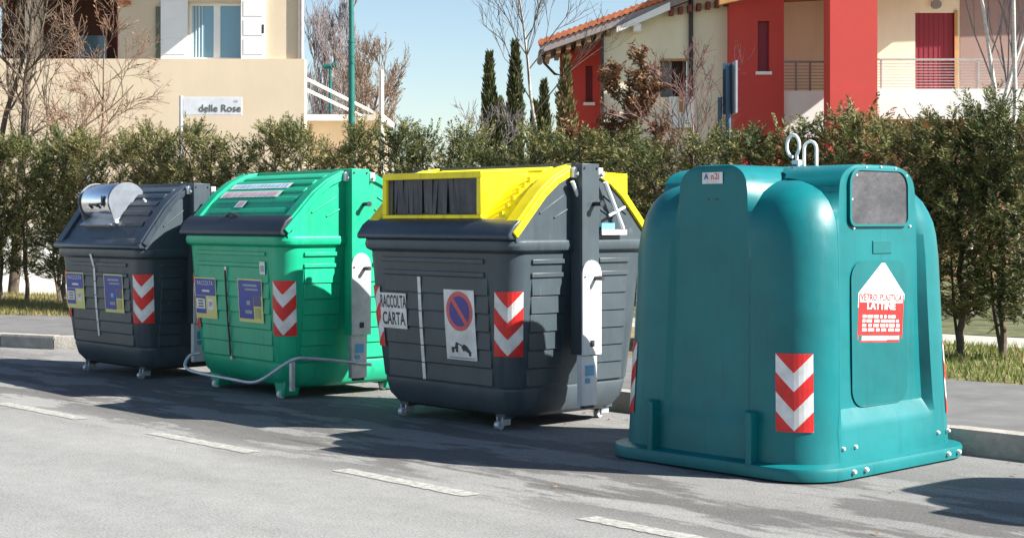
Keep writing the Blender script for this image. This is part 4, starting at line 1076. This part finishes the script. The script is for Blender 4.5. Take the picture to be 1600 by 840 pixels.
def stair():
    D = 36.; t = thing('outside_stair', 'white outside terrace with sloping white rails beside the beige house', 'stair', (X(540, D), D, 0)); ox, oy = X(540, D), D
    def bd(mb, name, **k):
        mb.v = [(x-ox, y-oy, z) for x, y, z in mb.v]; return mb.build(name, t, **k)
    m = MB(); m.box(X(470, D), X(600, D), D, D+3, Z(188, D), Z(179, D), WPAINT); bd(m, 'terrace_edge', smooth=0)
    m = MB(); m.box(X(470, D), X(592, D), D+.3, D+3, 0, Z(188, D), BEIGE); bd(m, 'terrace_wall', smooth=0)
    for (a, b) in (((476, 122), (592, 180)), ((476, 139), (566, 182))):
        m = MB(); m.tube([(X(a[0], D), D-.02, Z(a[1], D)), (X(b[0], D), D-.02, Z(b[1], D))], .038, WPAINT, 6); bd(m, 'handrail', smooth=40)
    m = MB(); m.box(X(596, D), X(600, D), D-.1, D-.03, 0, Z(110, D), WPAINT); m.box(X(592, D), X(596, D)-.002, D-.09, D-.02, 0, Z(104, D), mat('grey_post', (.28, .27, .28), .6)); bd(m, 'post', smooth=0)
stair()
def red_house():
    t = thing('red_cream_house', 'red and cream plastered house with terracotta roof and balconies', 'house', (X(1200, 34), 34, 0)); ox, oy = X(1200, 34), 34
    def bd(mb, name, parent=t, **k):
        mb.v = [(x-ox, y-oy, z) for x, y, z in mb.v]; return mb.build(name, parent, **k)
    # far left red wall with narrow window
    D = 34.9; m = MB(); hx = (X(915, D), X(926, D), Z(160, D), Z(103, D))
    wall(m, X(875, D), X(945, D), 0, 5.6, D, .3, REDP, [hx]); bd(m, 'red_wall', smooth=0)
    m = MB(); m.box(hx[0], hx[1], D+.12, D+.16, hx[2], hx[3], REDW); wi = bd(m, 'window', smooth=0)
    m = MB(); m.box(hx[0]-.05, hx[1]+.05, D-.06, D+.12, hx[2]-.07, hx[2]-.003, WPL); bd(m, 'sill', wi, smooth=0)
    # cream gable wall
    D = 33.8; hx = (X(1031, D), X(1076, D), Z(152, D), Z(92, D))
    m = MB(); m.loft([[(X(942, D), y, 0), (X(1142, D), y, 0), (X(1142, D), y, 6.4), (X(1076, D), y, 6.35), (X(942, D), y, Z(42, D))] for y in (D+.001, D+.3)], CREAM) if False else None
    wall(m, X(942, D), X(1142, D), 0, Z(62, D), D, .3, CREAM, [hx])
    z0 = Z(62, D); m.prism([(X(942, D), z0), (X(1142, D), z0), (X(1142, D), 6.6), (X(1076, D), 6.5), (X(942, D), z0+.16)], 'y', D, D+.3, CREAM)
    bd(m, 'cream_wall', smooth=0)
    m = MB(); m.box(hx[0]+.02, hx[1]-.02, D+.22, D+.26, hx[2], hx[3], DARKI); m.box(hx[0], hx[0]+.28, D+.1, D+.14, hx[2], hx[3], mat('grey_shutter', (.12, .12, .11), .7)); m.box(hx[1]-.12, hx[1]-.05, D+.08, D+.16, hx[2], hx[3], mat('brown_frame', (.16, .06, .04), .6)); m.box(hx[0], hx[1], D-.01, D+.06, hx[3]-.05, hx[3], HONEY); bd(m, 'window', smooth=0)
    m = MB(); m.tube([(X(1079, D), D-.08, 0), (X(1079, D), D-.08, 6.4)], .05, GUTTER, 8); bd(m, 'downpipe', smooth=40)
    m = MB(); m.box(X(938, D), X(943, D), D-.12, D+.0, 0, Z(52, D), mat('dark_pipe', (.05, .02, .02), .5)); bd(m, 'downpipe', smooth=0)
    m = MB(); m.box(X(1045, D), X(1084, D), D-.14, D-.06, Z(200, D), Z(152, D), WPL); m.box(X(1060, D), X(1066, D), D-.2, D-.14, Z(176, D), Z(148, D), HONEY); bd(m, 'balcony', smooth=0)
    # projecting red block
    D = 33.45; hx = (X(1184, D), X(1202, D), Z(112, D), Z(33, D))
    m = MB(); wall(m, X(1140, D), X(1225, D), 0, 6.7, D, .3, REDP, [hx]); m.box(X(1140, D), X(1140, D)+.3, D+.3, 34.3, 0, 6.7, REDP); m.box(X(1225, D)-.3, X(1225, D), D+.3, 36.2, 0, 6.7, REDP); bd(m, 'red_wall', smooth=0)
    m = MB(); m.box(hx[0], hx[1], D+.12, D+.16, hx[2], hx[3], REDW); wi = bd(m, 'window', smooth=0)
    m = MB(); m.box(hx[0]-.05, hx[1]+.05, D-.07, D+.12, hx[2]-.07, hx[2]-.003, WPL); bd(m, 'sill', wi, smooth=0)
    # recessed cream bay with railing and white slab
    D = 36.; m = MB(); wall(m, X(1215, D), X(1300, D), 0, 6.9, D, .3, CREAM); bd(m, 'cream_wall', smooth=0)
    D = 33.6; m = MB(); m.box(X(1224.5, D), X(1290, D), D, 35.9, Z(215, D), Z(142, D), WPL); bd(m, 'balcony', smooth=0)
    def railing(x0, x1, y, zb, zt, n, posts, mm, side=None):
        m = MB(); m.box(x0, x1, y, y+.05, zt-.03, zt+.01, mm)
        for k in range(n): z = zb+.06+(zt-zb-.1)*k/n; m.box(x0, x1, y+.02, y+.032, z, z+.014, mm)
        for p in posts: m.box(p-.02, p+.02, y+.005, y+.045, zb, zt-.03, mm)
        bd(m, 'railing', smooth=0)
    RAIL = mat('railing_steel', (.20, .19, .18), .4, .6)
    railing(X(1226, 33.7), X(1288, 33.7), 33.7, Z(143, 33.7), Z(96, 33.7), 8, [X(1244, 33.7), X(1266, 33.7)], RAIL)
    # bright red pillar
    D = 32.; m = MB(); m.box(X(1297, D), X(1371, D), D, D+.65, 0, 6.8, REDP); bd(m, 'pillar', smooth=0)
    # right balcony and its back wall
    D = 34.6; x0, x1 = X(1340, D), X(1720, D); hd_ = (X(1430, D), X(1491, D), Z(150, D), Z(20, D))
    m = MB(); wall(m, x0, X(1500, D), 0, 7.0, D, .3, CREAM, [hd_]); bd(m, 'cream_wall', smooth=0)
    BR = mat('brownish_plaster', (.30, .20, .17), .9, scale=1.2, var=.08)
    m = MB(); m.box(X(1500, D), X(1800, D), D-.02, D+.3, 0, 7.0, BR); bd(m, 'brown_wall', smooth=0)
    m = MB(); m.box(hd_[0], hd_[1], D+.05, D+.1, hd_[2], hd_[3], REDW); 
    for k in range(1, 8): u = hd_[0]+(hd_[1]-hd_[0])*k/8; m.box(u-.006, u+.006, D+.042, D+.05, hd_[2], hd_[3]-.02, REDW)
    bd(m, 'door', smooth=0)
    m = MB(); m.box(hd_[1]-.0, hd_[1]+.07, D-.03, D+.1, hd_[2], hd_[3]+.05, HONEY); bd(m, 'door_frame', smooth=0)
    m = MB(); c = (X(1462, D), Z(8, D)); m.prism([(c[0]+.11*math.cos(R_(a)), c[1]+.10*math.sin(R_(a))) for a in range(0, 360, 20)], 'y', D-.1, D, mat('wall_lamp_grey', (.22, .21, .2), .5)); bd(m, 'wall_lamp', smooth=40)
    D = 32.7; m = MB(); m.box(X(1371, D)+.003, X(1720, D), D, 34.55, Z(186, D), Z(150, D)-.01, WPL); m.box(X(1371, D)+.003, X(1720, D), D, D+.14, Z(150, D)-.01, Z(139, D), WPL); bd(m, 'balcony', smooth=0)
    railing(X(1371, D)+.003, X(1720, D), D+.05, Z(140, D), Z(92, D), 9, [X(1378, D), X(1530, D), X(1650, D)], mat('pale_railing_steel', (.45, .42, .40), .4, .5))
    m = MB(); wall(m, X(1371, D), X(1760, D), 0, Z(186, D), 33.6, .3, mat('tan_wall', (.42, .26, .16), .9)); bd(m, 'ground_floor_wall', smooth=0)
    # roofs
    D0 = 33.53; m = MB()
    sl = lambda px: 0
    A = (X(846, D0), Z(84, D0)); B = (X(1075, D0), Z(2, D0))
    def slab(p, q, th, y0, y1, mm, mb_, lift=0): mb_.prism([(p[0], p[1]+lift), (q[0], q[1]+lift), (q[0], q[1]+lift+th), (p[0], p[1]+lift+th)], 'y', y0, y1, mm)
    slab(A, B, .07, D0, D0+2.0, mat('eaves_board', (.20, .16, .15), .8), m)
    slab((A[0]-.04, A[1]), B, .17, D0-.06, D0-.002, mat('rake_fascia', (.26, .22, .22), .7), m)
    ro = bd(m, 'roof', smooth=0)
    m = MB(); slab(A, (B[0]+3, B[1]+3*(B[1]-A[1])/(B[0]-A[0])), .10, D0-.03, D0+2.0, TERRA, m, .174)
    n = 26
    for k in range(n):
        f = k/n; x = A[0]+(B[0]-A[0])*f; z = A[1]+(B[1]-A[1])*f+.274; m.tube([(x, D0-.10, z-.02), (x, D0+.3, z-.02)], .075, TERRA, 6)
    bd(m, 'roof_tiles', ro, smooth=40)
    for k in range(7):
        m = MB(); x = A[0]+.15+k*.22; z = A[1]+(x-A[0])*(B[1]-A[1])/(B[0]-A[0]); m.box(x-.05, x+.05, D0+.0, D0+1.6, z-.12, z-.004, BROWNW); bd(m, 'rafter', ro, smooth=0)
    for k in range(7):
        m = MB(); x = X(1050, D0)+k*.20; z = Z(22, D0)+k*.035; m.box(x-.045, x+.045, D0+.0, D0+.7, z-.02, z+.13, mat('dark_red_rafter', (.18, .04, .035), .7)); bd(m, 'rafter', ro, smooth=0)
    m = MB(); a, b = (X(963, D0), Z(52, D0)), (X(1046, D0), Z(17, D0)); m.prism([(a[0], a[1]), (b[0], b[1]), (b[0], b[1]+.17), (a[0], a[1]+.12)], 'y', D0-.16, D0-.065, WPL)
    m.box(X(990, D0), X(1001, D0), D0-.12, D0+.5, Z(50, D0), Z(38, D0), WPL); bd(m, 'barge_board', ro, smooth=0)
    m = MB(); m.tube([(A[0]+.0, D0-.1, A[1]+.02), (A[0], D0+2.0, A[1]+.02)], .07, GUTTER, 8); m.tube([(A[0]+.02, D0+.1, A[1]), (A[0]+.06, D0+.2, A[1]-.18), (A[0]+.32, D0+1, A[1]-.35), (X(876, 34.8), 34.8, Z(118, 34.8)), (X(876, 34.8), 34.8, 0)], .03, GUTTER, 6); bd(m, 'gutter', ro, smooth=40)
    for xa, xb, yf, za, zb in ((X(1040, D0), 6.2, 33.1, 6.35, 6.50), (6.203, 10.25, 31.93, 6.50, 6.70), (10.253, 20.0, 34.15, 6.70, 7.1)):  # unseen upper roof; its front edge is stepped to shape shade on the walls
        m = MB(); m.prism([(xa, za), (xb, zb), (xb, zb+.16), (xa, za+.16)], 'y', yf, 42, TERRA); bd(m, 'roof', smooth=0)
    m = MB(); m.box(15.6, 15.9, 33.0, 34.5, 0, 7.0, CREAM); bd(m, 'shade_wall', smooth=0)  # unseen wall added to shade the right part of the balcony wall
    m = MB(); m.prism([(X(1118, D0), Z(14, D0)), (X(1205, D0), Z(-6, D0)), (X(1205, D0), Z(-14, D0)), (X(1118, D0), Z(4, D0))], 'y', 32.9, 33.1, HONEY); bd(m, 'beam', smooth=0)
red_house()
# white wall and paving glimpsed through the hedge
t = tag(MB().build('x') if False else thing('garden_wall', 'low white garden wall glimpsed through gaps in the hedge', 'wall', (0, 30, 0)))
m = MB(); m.box(-16, 2.5, -.1, .1, 0, 1.25, WPL); m.box(-16, 2.5, -.14, .14, 1.25, 1.32, WPL); m.build('wall_panel', t, 0)

# ------------------------------------------------------------------ street furniture
t = thing('lamp_post', 'tall teal green lamp post rising out of the hedge', 'lamp post', at(550, 20.5, .1))
m = MB(); m.tube([(0, 0, 0), (-.008, 0, Z(65, 20.5)-.1), ], .044, LAMPG, 12); m.tube([(-.008, 0, Z(65, 20.5)-.1), (-.03, 0, 8.0)], .034, LAMPG, 12); m.build('pole', t, 40)
m = MB(); m.tube([(-.008, 0, Z(67, 20.5)-.1), (-.008, 0, Z(63, 20.5)-.1)], .05, LAMPG, 12); m.build('collar', t, 40)
t = thing('street_sign', 'white street name sign reading via delle Rose above the hedge', 'street sign', at(283, 23.5, .1)); D = 23.5
m = MB(); m.tube([(0, 0, 0), (0, 0, Z(150, D)-.1)], .03, mat('sign_pole_grey', (.55, .56, .60), .4, .3), 10); m.build('pole', t, 40)
m = MB(); x0, x1, z0, z1 = .03, X(378, D)-X(283, D), Z(180, D)-.1, Z(152, D)-.1; m.box(x0, x1, -.02, .02, z0, z1, mat('sign_white', (.62, .64, .68), .4)); pl = m.build('sign_panel', t, 0, bevel=.004)
m = MB(); G = lambda u, v, o: (u, -.021-o, v); DG = mat('sign_ink', (.10, .11, .10), .5)
put_text(m, G, 'delle Rose', x0+(x1-x0)*.63, z0+(z1-z0)*.36, .155, DG, .003, 1., .002); put_text(m, G, 'via', x0+(x1-x0)*.90, z0+(z1-z0)*.78, .06, DG, .003); m.build('lettering', pl, 0, recalc=False)
D = 19.5; t = thing('road_sign', 'blue grey road sign panel seen edge on from behind the hedge', 'road sign', at(1138, D, .1))
m = MB(); m.box(X(1146, D)-X(1138, D), X(1149, D)-X(1138, D), -.2, .2, Z(178, D)-.1, Z(97, D)-.1, mat('sign_edge', (.35, .37, .42), .5)); m.box(X(1131, D)-X(1138, D), X(1146, D)-X(1138, D)-.001, .1, .12, Z(178, D)-.1, Z(98, D)-.1, BLUEG); m.build('sign_panel', t, 0)
m = MB(); m.tube([(0, 0, 0), (0, 0, Z(102, D)-.1)], .035, BLUEG, 10); m.build('pole', t, 40)
m = MB(); m.tube([(-.10, .05, 0), (-.10, .05, Z(152, D)-.1)], .03, BLUEG, 10); m.build('short_pole', t, 40)
# pale conduit behind hedge near the birch
t = thing('distant_lamp_post', 'tiny distant lamp post among the lilac grey poplars', 'lamp post', at(516, 60, 0))
m = MB(); m.tube([(0, 0, 0), (0, 0, Z(105, 60))], .06, LAMPG, 8); m.tube([(-.25, 0, Z(105, 60)), (.25, 0, Z(102, 60))], .10, LAMPG, 8); m.build('pole', t, 40)
# something outside the frame on the right throws the shadow in the lower right corner: the next bin of the row
